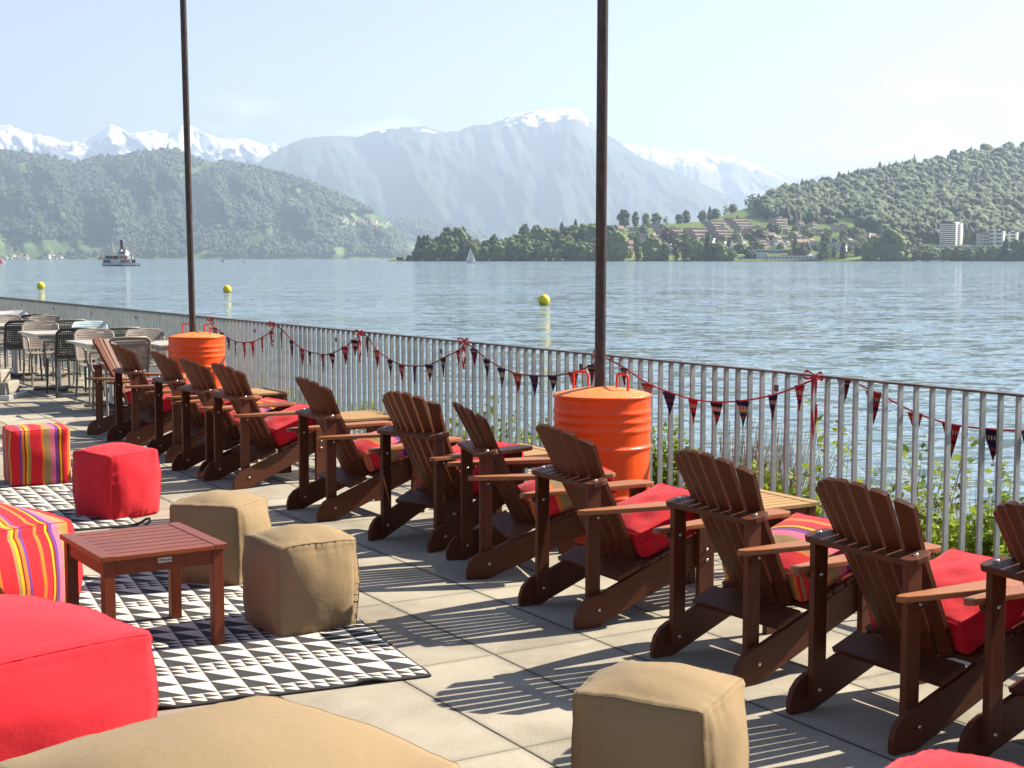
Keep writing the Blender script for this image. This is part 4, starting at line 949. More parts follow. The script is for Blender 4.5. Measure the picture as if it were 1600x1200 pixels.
mb = MB(); mb.box((-1, 0, 1.9), (6, 7.6, 3.0), bev=.4); mb.build('paddle_box', HU, ship)
mb = MB(); mb.prism(hull_poly(2.2, -Ls * .40, Ls * .18), 'z', 3.76, 5.3); mb.build('saloon', DK, ship)
mb = MB(); mb.prism(hull_poly(2.9, -Ls * .46, Ls * .22), 'z', 5.32, 5.7); mb.build('awning', TN, ship)
mb = MB(); mb.box((2.0, 0, 6.8), (5.2, 3.2, 2.2), bev=.1); wh = mb.build('wheelhouse', HU, ship)
mb = MB(); mb.box((2.0, -1.63, 7.1), (4.6, .1, .8)); mb.build('window', DK, wh)
for xx in (1.0, 4.2):
    mb = MB(); mb.tube([(xx, -1.0, 7.9), (xx, -1.0, 9.0)], .75, 14); v_ = mb.build('vent_cowl', HU, ship); mb = MB(); mb.tube([(xx, -1.80, 8.7), (xx, -1.72, 8.7)], .5, 14); mb.build('mouth', RD, v_)
mb = MB(); mb.tube([(1.2, 0, 7.8), (0.7, 0, 13.8)], .85, 16, 0); mb.tube([(0.72, 0, 13.6), (0.68, 0, 14.0)], .95, 16, 0); mb.build('funnel', DK, ship)
for xx, hh_ in ((-5.2, 18.5), (8.3, 20.0)):
    mb = MB(); mb.tube([(xx, 0, 3.7), (xx - .8, 0, hh_)], [.16, .08], 6); mb.build('mast', B['brown'], ship)
mb = MB(); mb.box((6.8, 0, 18.8), (1.8, .06, .55), 0); mb.box((6.8, 0, 18.25), (1.8, .06, .5), 1); mb.build('pennant', [HU, BL], ship)
mb = MB(); mb.tube([(-Ls * .46, 0, 1.6), (-Ls * .50, 0, 7.2)], .08, 6); mb.build('flagstaff', HU, ship)
mb = MB(); fx0 = -Ls * .50
mb.prism([(fx0, 7.0), (fx0, 4.6), (fx0 - 1.7, 2.6), (fx0 - 2.1, 4.2)], 'y', -.03, .03, 0); mb.prism([(fx0 - .4, 5.0), (fx0 - .4, 4.4), (fx0 - 1.6, 3.5), (fx0 - 1.6, 4.1)], 'y', -.06, .06, 1); mb.prism([(fx0 - .8, 5.6), (fx0 - 1.2, 5.2), (fx0 - 1.1, 3.0), (fx0 - .7, 3.4)], 'y', -.062, .062, 1); mb.build('flag', [RD, HU], ship)
for i in range(26):
    a = MB(); xx = -Ls * .44 + i * Ls * .033 + rnd.random() * .3; col_ = rnd.choice([HU, B['dark'], B['dark'], B['brown'], BL, B['cream'], RD])
    a.tube([(xx, -2.75, 3.75), (xx, -2.75, 4.9), (xx, -2.75, 5.25)], [.24, .22, .12], 6); a.build('passenger', col_, ship)
for i in range(9):
    a = MB(); xx = Ls * .1 + i * Ls * .03; a.tube([(xx, -2.45, 2.0), (xx, -2.45, 2.9)], [.24, .18], 6); a.build('passenger', rnd.choice([HU, B['orange'], B['cream']]), ship)
# sailing boat
p = on_water(735, 411.5); k = p.y / F_PX
sb = empty('sailing_boat', p, R(10)); tag(sb, 'small sailing boat with two white sails in front of the headland', 'boat')
mb = MB(); mb.prism([(-4.2, 1.0), (4.6, 1.25), (3.6, -.2), (-3.8, -.2)], 'y', -1.1, 1.1, bev=.15); mb.build('hull', HU, sb)
mb = MB(); mb.box((-.6, 0, 1.35), (3.0, 1.4, .6), bev=.12); mb.build('cabin', B['grey'], sb)
mb = MB(); mb.tube([(.3, 0, 1), (.1, 0, 13.2)], .09, 6); mb.build('mast', B['grey'], sb)
def sail(pts, nm):
    me = MB(); a, b_, c = [Vector(q) for q in pts]; vs = []; fs = []; n = 8
    for i in range(n + 1):
        for j in range(n + 1 - i):
            u, v = i / n, j / n; q = a * (1 - u - v) + b_ * u + c * v; q = q + Vector((0, -1, 0)) * 2.2 * (1 - u - v) * (u + v) * .5; vs.append(q)
    def ix(i, j): return sum(n + 1 - t for t in range(i)) + j
    for i in range(n):
        for j in range(n - i):
            fs.append((ix(i, j), ix(i + 1, j), ix(i, j + 1)))
            if j < n - i - 1: fs.append((ix(i + 1, j), ix(i + 1, j + 1), ix(i, j + 1)))
    me.add(vs, fs, 0, True); o = me.build(nm, HU, sb); md = o.modifiers.new('thick', 'SOLIDIFY'); md.thickness = .03; return o
sail([(.0, 0, 1.9), (-4.0, 0, 2.0), (.05, 0, 13.0)], 'mainsail'); sail([(4.3, 0, 1.5), (.6, 0, 1.8), (.4, 0, 11.4)], 'jib')
def motorboat(px, py, wpx, label, mats_, ph=1.0):
    p = on_water(px, py); k = p.y / F_PX; Lb = wpx * k; r_ = empty('motorboat', p, R(-15)); tag(r_, label, 'boat')
    a = MB(); a.prism([(-.5 * Lb, .13 * Lb), (.5 * Lb, .16 * Lb), (.4 * Lb, -.03 * Lb), (-.46 * Lb, -.03 * Lb)], 'y', -.15 * Lb, .15 * Lb, bev=.02 * Lb); a.build('hull', mats_[0], r_)
    a = MB(); a.prism([(-.3 * Lb, .13 * Lb), (.2 * Lb, .14 * Lb), (.08 * Lb, .32 * Lb * ph), (-.28 * Lb, .32 * Lb * ph)], 'y', -.11 * Lb, .11 * Lb, bev=.015 * Lb); a.build('cabin', mats_[1], r_)
    return r_
motorboat(1, 412, 15, 'white and red motor vessel cut by the left edge', (HU, RD), 1.5)
motorboat(349, 409.5, 8, 'tiny dark motorboat right of the left pole', (HU, B['dark']), 1.0)
motorboat(382, 409, 9, 'tiny flat motorboat farther right of the left pole', (HU, B['grey']), .7)
motorboat(755, 409.3, 8, 'tiny orange boat right of the sailing boat', (B['orange'], HU), .5)
for i, (px, w_, a_, c_, lb) in enumerate(((1435, 9, HU, RD, 'reddish moored boat, leftmost of the row under the tower'), (1446, 8, BL, HU, 'blue and white moored boat, second in the row'), (1455, 7, HU, HU, 'small white moored boat in the middle of the row'), (1463, 9, HU, BL, 'white moored boat with blue cover'), (1471, 8, BL, HU, 'dark blue moored boat near the right of the row'), (1480, 7, HU, TN, 'white moored boat with tan cover, rightmost of the row'))):
    m_ = motorboat(px, 408.3, w_, lb, (a_, c_), .6); m_['group'] = 'moored boats under the tower'
    if i in (3, 4):
        a = MB(); a.tube([(0, 0, .5), (0, 0, 13)], .09, 5); a.build('mast', HU, m_)
motorboat(1172, 407.9, 9, 'white boat moored below the black and white lakeside house', (HU, HU), .8)

# ================================================================== RAILING
rail = empty('railing', on_fence(12, 0, 0)); tag(rail, 'long grey steel bar railing along the terrace edge above the lake', 'railing')
inv = Matrix.Translation(rail.location).inverted()
mb = MB()
mb.box(tuple(inv @ on_fence(6, 0.994, 0)), (56, 0.058, 0.012), rz=ang, bev=.002); mb.build('top_rail', M['rail'], rail)
mb = MB(); mb.box(tuple(inv @ on_fence(6, 0.03, 0.0)), (56, 0.05, 0.012), rz=ang, bev=.002); mb.build('bottom_rail', M['galv'], rail)
BS = 0.1085
mb = MB(); mb.box((0, 0, 0.512), (0.014, 0.034, 0.950), bev=.0015); bar0 = mb.build('bar', M['galv'], rail)
bars = [21.4 - BS * i for i in range(-14, 110)]
near = bars[:100]
for i, s_ in enumerate(near):
    o = bar0 if i == 0 else bar0.copy()
    if i: COL.objects.link(o)
    o.location = inv @ on_fence(s_, 0, 0); o.rotation_euler = (0, 0, ang + rnd.uniform(-.02, .02))
mb = MB(); s_ = near[-1] - BS
while s_ > -14:
    mb.box(tuple(inv @ on_fence(s_, 0.512, 0)), (0.014, 0.034, 0.950), rz=ang); s_ -= BS
s_ = near[0] + BS
while s_ < 31:
    mb.box(tuple(inv @ on_fence(s_, 0.512, 0)), (0.014, 0.034, 0.950), rz=ang); s_ += BS
o = mb.build('bar', M['galv'], rail); tag(o, kind='stuff')
for s_ in [21.6 - 2.0 * k for k in range(12)]:
    mb = MB(); mb.box(tuple(inv @ on_fence(s_, 0.90, -0.028)), (0.03, 0.012, 0.04), rz=ang, bev=.003); mb.build('clamp', M['rail'], rail)

# ================================================================== BUNTING
def flagmat(i, cols, seed):
    m, Nn, Ll, b = mat('woven_pennant_cloth', (0.3, 0.05, 0.05), 0.9, 0, .2)
    tcn = Nn.new('ShaderNodeTexCoord'); s = Nn.new('ShaderNodeSeparateXYZ'); Ll.new(tcn.outputs['Object'], s.inputs[0])
    rg = random.Random(seed); st = []; p_ = 0.0
    while p_ < 1 and len(st) < 26:
        st.append((p_, rg.choice(cols))); p_ += rg.choice([.02, .03, .05, .08, .12])
    k = math_n(Nn, Ll, 'DIVIDE', math_n(Nn, Ll, 'MULTIPLY', s.outputs['Z'], -1.0), 0.165)
    r = ramp(Nn, Ll, k, st, 'CONSTANT')
    ck = Nn.new('ShaderNodeTexWave'); ck.inputs['Scale'].default_value = 22; ck.inputs['Distortion'].default_value = 3; Ll.new(tcn.outputs['Object'], ck.inputs['Vector'])
    band = math_n(Nn, Ll, 'MULTIPLY', math_n(Nn, Ll, 'GREATER_THAN', ck.outputs['Fac'], .62), math_n(Nn, Ll, 'LESS_THAN', math_n(Nn, Ll, 'ABSOLUTE', math_n(Nn, Ll, 'SUBTRACT', k, .27)), .07))
    Ll.new(mixc(Nn, Ll, band, r.outputs[0], rg.choice([(.5, .42, .4), (.45, .3, .3), (.03, .03, .05)])), b.inputs['Base Color'])
    nn = nz(Nn, Ll, 300, 2, .5); bump(Nn, Ll, b, nn.outputs['Fac'], .4, .003); return m
RDc, NV, MG, BLK, YL, OR, PU, TQ = (.40, .015, .02), (.012, .014, .045), (.22, .015, .05), (.01, .01, .012), (.55, .36, .04), (.50, .12, .02), (.07, .03, .11), (.03, .10, .12)
FM = [flagmat(0, [RDc, RDc, MG, BLK, RDc], 1), flagmat(1, [NV, NV, BLK, MG, PU], 2), flagmat(2, [MG, PU, BLK, MG, YL], 3), flagmat(3, [RDc, OR, BLK, YL, MG], 4), flagmat(4, [NV, TQ, YL, RDc, BLK, NV], 5), flagmat(5, [PU, MG, NV, PU], 6), flagmat(6, [BLK, RDc, MG, OR, NV], 7)]
M['ribbon'], _, _, _ = mat('red_ribbon', (0.50, 0.012, 0.022), 0.6)
M['ribbon_dark'], _, _, _ = mat('dark_red_cord', (0.20, 0.012, 0.018), 0.7)
def pennant(top, wdt, hgt, mi, parent, swing):
    mb = MB(); n = 6; vs = []
    for i in range(n + 1):
        u = i / n; hw = wdt / 2 * (1 - u)
        bow = 0.012 * math.sin(u * 3.1 + swing) * u
        for j in (-1, -.33, .33, 1): vs.append((hw * j + swing * .012 * u * u, bow + .004 * math.cos(j * 3), -hgt * u))
    fs = [(i * 4 + j, i * 4 + j + 1, i * 4 + j + 5, i * 4 + j + 4) for i in range(n) for j in range(3)]
    mb.add(vs, fs, 0, True); o = mb.build('pennant', FM[mi], parent, fix=False)
    md = o.modifiers.new('cloth', 'SOLIDIFY'); md.thickness = .0018
    o.location = top; o.rotation_euler = (swing * .10, swing * .06, ang + swing * .25); return o
spans = [((332, 500), (428, 508), [(336, 512, 540), (347, 520, 545), (357, 528, 549), (369, 534, 557), (382, 535, 560), (395, 534, 558), (410, 527, 551), (424, 517, 540)], (3, 5, 2, 4, 0, 3, 0, 6), 'left'),
         ((428, 508), (565, 522), [(441, 515, 545), (456, 532, 559), (472, 545, 572), (485, 550, 572), (505, 554, 581), (519, 552, 576), (539, 542, 570), (554, 531, 557)], (2, 1, 3, 4, 0, 6, 0, 6), 'second'),
         ((565, 522), (728, 535), [(575, 527, 557), (589, 547, 577), (610, 562, 587), (628, 570, 599), (649, 572, 599), (671, 570, 597), (693, 559, 588), (717, 547, 572)], (2, 3, 1, 0, 5, 4, 1, 0), 'third'),
         ((728, 535), (942, 557), [(741, 545, 572), (761, 561, 591), (784, 575, 605), (809, 584, 615), (835, 587, 619), (864, 587, 612), (896, 582, 612), (925, 570, 600)], (2, 1, 4, 3, 5, 1, 0, 2), 'fourth'),
         ((942, 557), (1277, 590), [(976, 575, 604), (1012, 599, 628), (1046, 613, 649), (1084, 624, 662), (1120, 628, 665), (1161, 626, 668), (1209, 617, 658), (1251, 602, 642)], (2, 3, 5, 0, 6, 4, 1, 0), 'fifth'),
         ((1277, 590), (1640, 676), [(1320, 593, 631), (1366, 612, 663), (1431, 645, 684), (1487, 663, 716), (1552, 671, 722), (1610, 674, 725)], (2, 0, 3, 0, 1, 2), 'sixth')]
blab = ['shortest bunting string, hanging beside the far drum', 'bunting string right of the far drum, second from the left', 'bunting string on the railing above the middle chairs, third from the left', 'bunting string running up to the near drum', 'longest bunting string, from the near drum to the ribbon bow on the right', 'bunting string hanging on the lake side of the railing at the right edge']
for si, (a, c, fl, mi, nm) in enumerate(spans):
    off = -0.045 if si < 5 else 0.05
    A_ = fence_hit(a[0], a[1], off); C_ = fence_hit(c[0], c[1], off)
    root = empty('bunting', A_); tag(root, blab[si], 'bunting', 'bunting strings tied to the railing')
    pts = [A_] + [fence_hit(x, t_, off) for x, t_, _b in fl] + [C_]
    # catenary-like smoothing through the measured tops
    P_ = []
    for i in range(len(pts) - 1):
        p0, p1, p2, p3 = pts[max(i - 1, 0)], pts[i], pts[i + 1], pts[min(i + 2, len(pts) - 1)]
        for q in range(5):
            u = q / 5; P_.append(0.5 * ((2 * p1) + (p2 - p0) * u + (2 * p0 - 5 * p1 + 4 * p2 - p3) * u * u + (3 * p1 - p0 - 3 * p2 + p3) * u ** 3))
    P_.append(pts[-1])
    mb = MB(); mb.tube([p - A_ for p in P_], 0.0055, 6); mb.build('cord', M['ribbon_dark'] if si < 4 else M['ribbon'], root)
    for (x, t_, b_), mt in zip(fl, mi):
        T_ = fence_hit(x, t_, off); Bt = fence_hit(x, b_, off)
        pennant(T_ - A_, 0.108 + rnd.random() * .012, max(.10, T_.z - Bt.z), mt, root, rnd.uniform(-1, 1))
    # ribbon knot with loops and hanging ends at the right end
    def ribbon(pl, nm_='ribbon'):
        me = MB(); wd_ = Vector((0, 0, 1)); vs = []; n = len(pl)
        for i, p in enumerate(pl):
            t_ = (pl[min(i + 1, n - 1)] - pl[max(i - 1, 0)]).normalized(); sd_ = t_.cross(FN).normalized() * .008; sd_ = Matrix.Rotation(math.sin(i * .9 + si) * .8, 3, t_) @ sd_
            vs += [p - sd_, p + sd_]
        me.add(vs, [(2 * i, 2 * i + 1, 2 * i + 3, 2 * i + 2) for i in range(n - 1)], 0, True); o = me.build(nm_, M['ribbon'], root, fix=False); md = o.modifiers.new('t', 'SOLIDIFY'); md.thickness = .0012; return o
    K = C_ - A_ if si < 5 else None
    if si == 0: ends = [(Vector((0, 0, 0)), .13), (C_ - A_, .22)]
    elif si < 5: ends = [(C_ - A_, (.24, .26, .22, .16, .40)[si])]
    else: ends = []
    for K, ln in ends:
        K = K + FN * -0.012
        me = MB(); me.tube([K + Vector((0, 0, -.012)), K + Vector((0, 0, .018))], .013, 8); me.tube([K + FD * -.02 + Vector((0, 0, .01)), K + FD * .022 + Vector((0, 0, .006))], .01, 7); me.build('knot', M['ribbon'], root)
        for sg, L_ in ((-1, .085), (1, .07)):
            pl = [K + FD * sg * L_ * math.sin(u * math.pi) + Vector((0, 0, .022 * math.sin(u * 2 * math.pi) + .012)) - FN * .012 * math.sin(u * 3.1) for u in [i / 10 for i in range(11)]]
            ribbon(pl, 'bow_loop')
        for sg, f_ in ((-1, 1.0), (1, .8)):
            pl = [K + FD * (sg * .012 + .012 * math.sin(u * 4 + sg)) + Vector((0, 0, -ln * f_ * u)) - FN * (.01 + .012 * math.sin(u * 5 + sg)) for u in [i / 12 for i in range(13)]]
            ribbon(pl, 'ribbon_end')

# ================================================================== DRUMS AND POLES
def make_drum():
    root = empty('steel_drum'); mb = MB()
    H_ = .862; r0 = .285
    prof = [(0.001, 0), (r0, 0), (r0 + .006, .004), (r0 + .006, .016), (r0, .022)]
    z = .03
    def rad(z):
        r_ = r0
        for zc, am, wd in ((.27, .011, .012), (.555, .011, .012), (.660, .006, .015), (.712, .006, .015), (.762, .006, .015), (.36, .0, .016)):
            r_ += am * math.exp(-((z - zc) / wd) ** 2)
        return r_
    while z < H_ - .02: prof.append((rad(z), z)); z += .004
    prof += [(r0, H_ - .02), (r0 + .007, H_ - .014), (r0 + .007, H_ - .002), (r0 + .002, H_)]
    mb.lathe(prof, 72); mb.build('body', M['orange'], root)
    mb = MB(); mb.lathe([(r0 + .003, H_ - .001), (r0 - .006, H_ + .003), (.20, H_ + .020), (.10, H_ + .036), (.045, H_ + .043), (.03, H_ + .043)], 64); mb.build('lid', M['orange_lid'], root)
    for hx, hy, az in ((-.12, .14, R(-28)), (.115, -.055, R(-52))):
        mb = MB(); u = Vector((math.cos(az), math.sin(az), 0)); c_ = Vector((hx, hy, H_ + .012)); hw = .048
        P0, P1 = c_ - u * hw, c_ + u * hw; up = Vector((0, 0, 1))
        mb.tube([P0, P0 + up * .085, P0 + up * .10 + u * .004, P0 + up * .108 + u * .014, P1 + up * .108 - u * .014, P1 + up * .10 - u * .004, P1 + up * .085, P1], .0075, 8); mb.build('handle', M['handle'], root)
    mb = MB(); mb.tube([(0.03, -.27, .30), (0.03, -.30, .30)], .02, 10); mb.build('bung', M['orange'], root)
    return root
d1 = make_drum(); d2 = copy_tree(d1)
D1 = Vector((0.535, 8.47, 0)); D2 = Vector((-3.266, 14.83, 0))
d1.location = D1; d2.location = D2; d2.rotation_euler = (0, 0, R(6)); d2.name = 'steel_drum'
tag(d1, 'near orange ribbed steel drum holding the right pole', 'drum', 'orange drums'); tag(d2, 'far orange ribbed steel drum holding the left pole', 'drum', 'orange drums')
for D_, top, base_, lb in ((D1, (942, 0), (937.5, 600), 'brown weathered steel pole standing in the near orange drum'), (D2, (286, 0), (301, 520), 'brown weathered steel pole standing in the far orange drum')):
    T_ = at_y(top[0], top[1], D_.y); Bp = at_y(base_[0], base_[1], D_.y); dv = (T_ - Bp).normalized()
    b_ = Bp + dv * ((.80 - Bp.z) / dv.z); t_ = Bp + dv * ((T_.z + .25 - Bp.z) / dv.z)
    mb = MB(); mb.tube([Vector((0, 0, 0)) + (b_ - b_), (t_ - b_)], .0325, 24); o = mb.build('pole', M['pole'], loc=b_); tag(o, lb, 'pole')

# ================================================================== ADIRONDACK CHAIRS  (local: +X right of the sitter, +Y forward)
def adirondack():
    root = empty('adirondack_chair')
    wz, wy, wx, wa = M['wood_z'], M['wood_y'], M['wood_x'], M['wood_arm']
    side = [(0.0, .050), (.001, .006), (.008, 0), (.05, 0), (.11, 0), (.70, .235), (.765, .262), (.765, .352), (.745, .372), (.72, .376), (.13, .152), (.085, .145), (.045, .125), (.015, .092)]
    def bolt(mb, x, y, z, sx): mb.tube([(x, y, z), (x + sx * .004, y, z), (x + sx * .006, y, z)], [.0075, .0075, .004], 10, 1)
    for sx in (-1, 1):
        mb = MB(); mb.prism(side, 'x', sx * .240, sx * .265, 0, bev=.002); bolt(mb, sx * .265, .122, .080, sx)
        mb.build('side_rail', [wy, M['steel']], root)
        mb = MB(); mb.prism([(.080, .051), (.144, .051), (.144, .6465), (.080, .6345)], 'x', sx * .211, sx * .239, 0, bev=.002); bolt(mb, sx * .211, .112, .085, -sx); bolt(mb, sx * .211, .112, .515, -sx)
        mb.build('rear_post', [wz, M['steel']], root)
        mb = MB(); mb.box((sx * .2795, .700, .2605), (.028, .088, .521), bev=.003); bolt(mb, sx * .2935, .700, .305, sx); bolt(mb, sx * .2935, .700, .255, sx)
        mb.build('front_leg', [wz, M['steel']], root)
        arm = [(.2405, .030), (.250, .012), (.266, .010), (.280, .028), (.298, .10), (.328, .28), (.354, .46), (.370, .62), (.370, .72), (.358, .765), (.333, .785), (.263, .785), (.242, .765), (.236, .72), (.240, .5), (.2405, .30)]
        mb = MB(); mb.prism([(sx * a, b_) for a, b_ in arm], 'z', .522, .544, 0, bev=.004); 0
        ar = mb.build('armrest', [wa, M['steel']], root)
        mb = MB(); mb.prism([(.070, .5215), (.165, .5215), (.155, .500), (.13, .486), (.10, .486), (.075, .502)], 'x', sx * .241, sx * .259, 0, bev=.002); bolt(mb, sx * .259, .118, .503, sx); mb.build('arm_bracket', [wx, M['steel']], ar)
    br = [(-.268, .100), (-.262, .082), (-.246, .072), (.246, .072), (.262, .082), (.268, .100), (.268, .135), (.262, .158), (.248, .172), (.222, .172), (.12, .125), (0, .108), (-.12, .125), (-.222, .172), (-.248, .172), (-.262, .158), (-.268, .135)]
    mb = MB(); BT = Matrix.Translation((0, .16, .674)) @ Matrix.Rotation(R(11), 4, 'X') @ Matrix.Translation((0, -.16, -.674)); mb.prism([(x_, y_ if y_ > .11 else y_ - .010) for x_, y_ in br], 'z', .6505, .674, 0, M=BT, bev=.004)
    for sx in (-1, 1): mb.tube([(sx * .232, .118, .674), (sx * .232, .118, .679), (sx * .232, .118, .6805)], [.009, .009, .005], 10, 1, M=BT)
    mb.build('back_brace', [wx, M['steel']], root)
    # lower cross board on the rails
    mb = MB(); T_ = Matrix.Translation((0, .285, .228)) @ Matrix.Rotation(R(21), 4, 'X'); mb.box((0, 0, 0.004), (.526, .130, .022), M=T_, bev=.003); mb.build('cross_board', wx, root)
    # seven back slats, slightly fanned, curved and arched on top
    mb = MB(); sl_ = .53
    for k in range(-3, 4):
        rt, rb = k * .0615, k * .0500; ztop = .9; zb = .262
        fo = .0055 * k * k
        def P(r_, z): return Vector((r_, .132 + (.66 - z) * sl_ + fo, z))
        tt = math.atan2(1, sl_)
        nrm = Vector((0, 1, sl_)).normalized(); tn = .019
        yaw = -k * .15
        wt, wb = .0258, .0235
        ctr = [P(rb, zb), P(rt, .66), P(rt * 1.12, ztop)]
        hw = [wb, wt, wt]
        vs = []
        rings = [(ctr[0], hw[0], 0, 0), (ctr[1], hw[1], 0, 0)]
        sgn = 1 if k > 0 else (-1 if k < 0 else 0)
        # arched top: left and right corner heights follow the arc
        def top_at(x):
            return .905 - .072 * (abs(x) / .225) ** 2.2
        wq = wt * 1.04; xs = [rt * 1.13 - wq, rt * 1.13 - wq * .55, rt * 1.13, rt * 1.13 + wq * .55, rt * 1.13 + wq]
        front = [P(rb - wb, zb), P(rt - wt, .66)] + [P(x, top_at(x) - (.0025 if i in (0, 4) else 0)) for i, x in enumerate(xs)] + [P(rt + wt, .66), P(rb + wb, zb)]
        # yaw: outer slats turn in
        fr = []
        for p in front:
            dx = p.x - (rt if p.z > .5 else rb); fr.append(p + nrm * (dx * -yaw * 1.0))
        bk = [p - nrm * tn for p in fr]; n = len(fr)
        mb.add(fr + bk, [tuple(range(n)), tuple(range(2 * n - 1, n - 1, -1))] + [(i, i + n, (i + 1) % n + n, (i + 1) % n) for i in range(n)])
    mb.build('backrest', wz, root)
    # seat slats along the rails
    mb = MB(); yy = .42
    while yy < .76:
        z_ = .150 + (yy - .12) * .3767 + .012
        T_ = Matrix.Translation((0, yy, z_)) @ Matrix.Rotation(math.atan(.3767), 4, 'X'); mb.box((0, 0, 0), (.528, .062, .019), M=T_, bev=.003); yy += .068
    mb.box((0, .776, .318), (.530, .02, .085), bev=.003)
    mb.build('seat', wx, root)
    return root
def soft_box(name, sx, sy, h, m_, n=22, bulge=(.045, .045, .05), ears=.012, seed=0, wr=.004, parent=None, flat_bottom=True, sag=0.0, piping=True, pip_m=None, buttons=False, corner_r=0.0):
    """a stuffed cloth box: faces swell, seams gather, corners stick out"""
    rg = random.Random(seed); pts = {}; vs = []; und = []; fs = []
    def gid(i, j, k):
        key = (i, j, k)
        if key not in pts: pts[key] = len(und); und.append((i / n * 2 - 1, j / n * 2 - 1, k / n * 2 - 1))
        return pts[key]
    for a in range(n):
        for b_ in range(n):
            fs.append((gid(a, b_, n), gid(a + 1, b_, n), gid(a + 1, b_ + 1, n), gid(a, b_ + 1, n))); fs.append((gid(a, b_, 0), gid(a, b_ + 1, 0), gid(a + 1, b_ + 1, 0), gid(a + 1, b_, 0)))
            fs.append((gid(a, 0, b_), gid(a + 1, 0, b_), gid(a + 1, 0, b_ + 1), gid(a, 0, b_ + 1))); fs.append((gid(a, n, b_), gid(a, n, b_ + 1), gid(a + 1, n, b_ + 1), gid(a + 1, n, b_)))
            fs.append((gid(0, a, b_), gid(0, a, b_ + 1), gid(0, a + 1, b_ + 1), gid(0, a + 1, b_))); fs.append((gid(n, a, b_), gid(n, a + 1, b_), gid(n, a + 1, b_ + 1), gid(n, a, b_ + 1)))
    ph = [rg.random() * 6.28 for _ in range(12)]
    off = Vector((rg.random() * 50, rg.random() * 50, 3)); edge_ = min(bulge) * .38
    def deform(u, v, w_):
        p = Vector((u * sx / 2, v * sy / 2, w_ * h / 2)); rr_ = corner_r or min(.045, h * .12)
        inn = Vector((max(-sx / 2 + rr_, min(sx / 2 - rr_, p.x)), max(-sy / 2 + rr_, min(sy / 2 - rr_, p.y)), max(-h / 2 + rr_ * .7, min(h / 2 - rr_ * .7, p.z)))); dv_ = p - inn
        if dv_.length > 1e-6: p = inn + dv_.normalized() * min(rr_, dv_.length * 1.0)
        d = Vector((0, 0, 0)); au, av, aw = abs(u), abs(v), abs(w_)
        gx = (1 - v * v) * (1 - w_ * w_); gy = (1 - u * u) * (1 - w_ * w_); gz = (1 - u * u) * (1 - v * v)
        pw = .75
        if au > .999: d.x += math.copysign(bulge[0] * gx ** pw, u)
        if av > .999: d.y += math.copysign(bulge[1] * gy ** pw, v)
        if aw > .999: d.z += math.copysign(bulge[2] * gz ** pw, w_)
        # edges pull in between the corners
        for (x_, y_, ax) in ((au, av, 2), (au, aw, 1), (av, aw, 0)):
            if x_ > .999 and y_ > .999:
                c_ = (w_, v, u)[(2, 1, 0).index(ax)] if False else (w_ if ax == 2 else v if ax == 1 else u)
                q = (1 - c_ * c_)
                if ax != 0: d.x += math.copysign(edge_ * q, u)
                if ax != 1: d.y += math.copysign(edge_ * q, v)
                if ax != 2: d.z += math.copysign(edge_ * .8 * q, w_)
        cr_ = max(0, au + av + aw - 2.55) / .45
        d += Vector((math.copysign(ears * cr_ * cr_, u), math.copysign(ears * cr_ * cr_, v), math.copysign(ears * .6 * cr_ * cr_, w_)))
        # gathers running away from the seams
        def gather(dist, along, k):
            nn_ = mnoise.noise(Vector((along * 13 + k * 7, k * 3.3, seed * 1.7))) + .6 * mnoise.noise(Vector((along * 27 + k, 4.4, seed)))
            return wr * nn_ * 2.4 * math.exp(-dist * 7.5) * (1 if dist > .001 else .25)
        if au > .999:
            g_ = gather(1 - aw, v, 1 + (w_ > 0)) + gather(1 - av, w_, 3 + (v > 0)); d.x += math.copysign(g_, u) * (1 if u > 0 else 1)
        if av > .999:
            g_ = gather(1 - aw, u, 5 + (w_ > 0)) + gather(1 - au, w_, 7 + (u > 0)); d.y += math.copysign(g_, v)
        if aw > .999:
            g_ = gather(1 - au, v, 9 + (u > 0)) + gather(1 - av, u, 11 + (v > 0)); d.z += math.copysign(g_, w_) * .7
        lown = mnoise.noise_vector((Vector((u, v, w_)) * 1.1 + off)) * (.010 * min(1, h / .3)); d += lown
        fl_ = mnoise.noise(Vector((u * 2.3, v * 2.3, w_ * 2.3)) + off) * wr * .7; d += Vector((u, v, w_)).normalized() * fl_
        p = p + d
        if sag: p.x *= 1 + sag * (1 - (w_ + 1) / 2); p.y *= 1 + sag * (1 - (w_ + 1) / 2)
        if buttons and aw > .999 and w_ > 0:
            for bx, by in ((-.5, -.5), (.5, -.5), (-.5, .5), (.5, .5), (0, 0)):
                r2 = ((u - bx) ** 2 + (v - by) ** 2); p.z -= .011 * math.exp(-r2 / .035)
        p.z += h / 2
        if flat_bottom and p.z < .0: p.z = 0.0 + p.z * .02
        return p
    vs = [deform(*q) for q in und]
    if flat_bottom:
        zz = min(p.z for p in vs); vs = [Vector((p.x, p.y, p.z - zz + .0)) for p in vs]
    me = bpy.data.meshes.new(name); me.from_pydata([tuple(p) for p in vs], [], fs); me.materials.append(m_)
    me.polygons.foreach_set('use_smooth', [True] * len(fs)); uvl = me.uv_layers.new(name='flat')
    # stripes run over top and down both long faces: u = flat X, on the end faces u = flat Y
    data = []
    for fc in fs:
        c_ = [und[i] for i in fc]; endf = all(abs(abs(q[0]) - 1) < 1e-6 for q in c_)
        for q in c_: data += [q[0] * sx / 2 + (0 if not endf else math.copysign(.02, q[0]) * 0 + q[1] * sy * .5 * .0) + 2.15, q[1] * sy / 2 + 2]
        if endf: data[-8:] = sum([[q[1] * sy / 2 + 2.15 + .11, q[2] * h / 2 + 2] for q in c_], [])
    uvl.data.foreach_set('uv', data)
    o = bpy.data.objects.new(name, me); COL.objects.link(o)
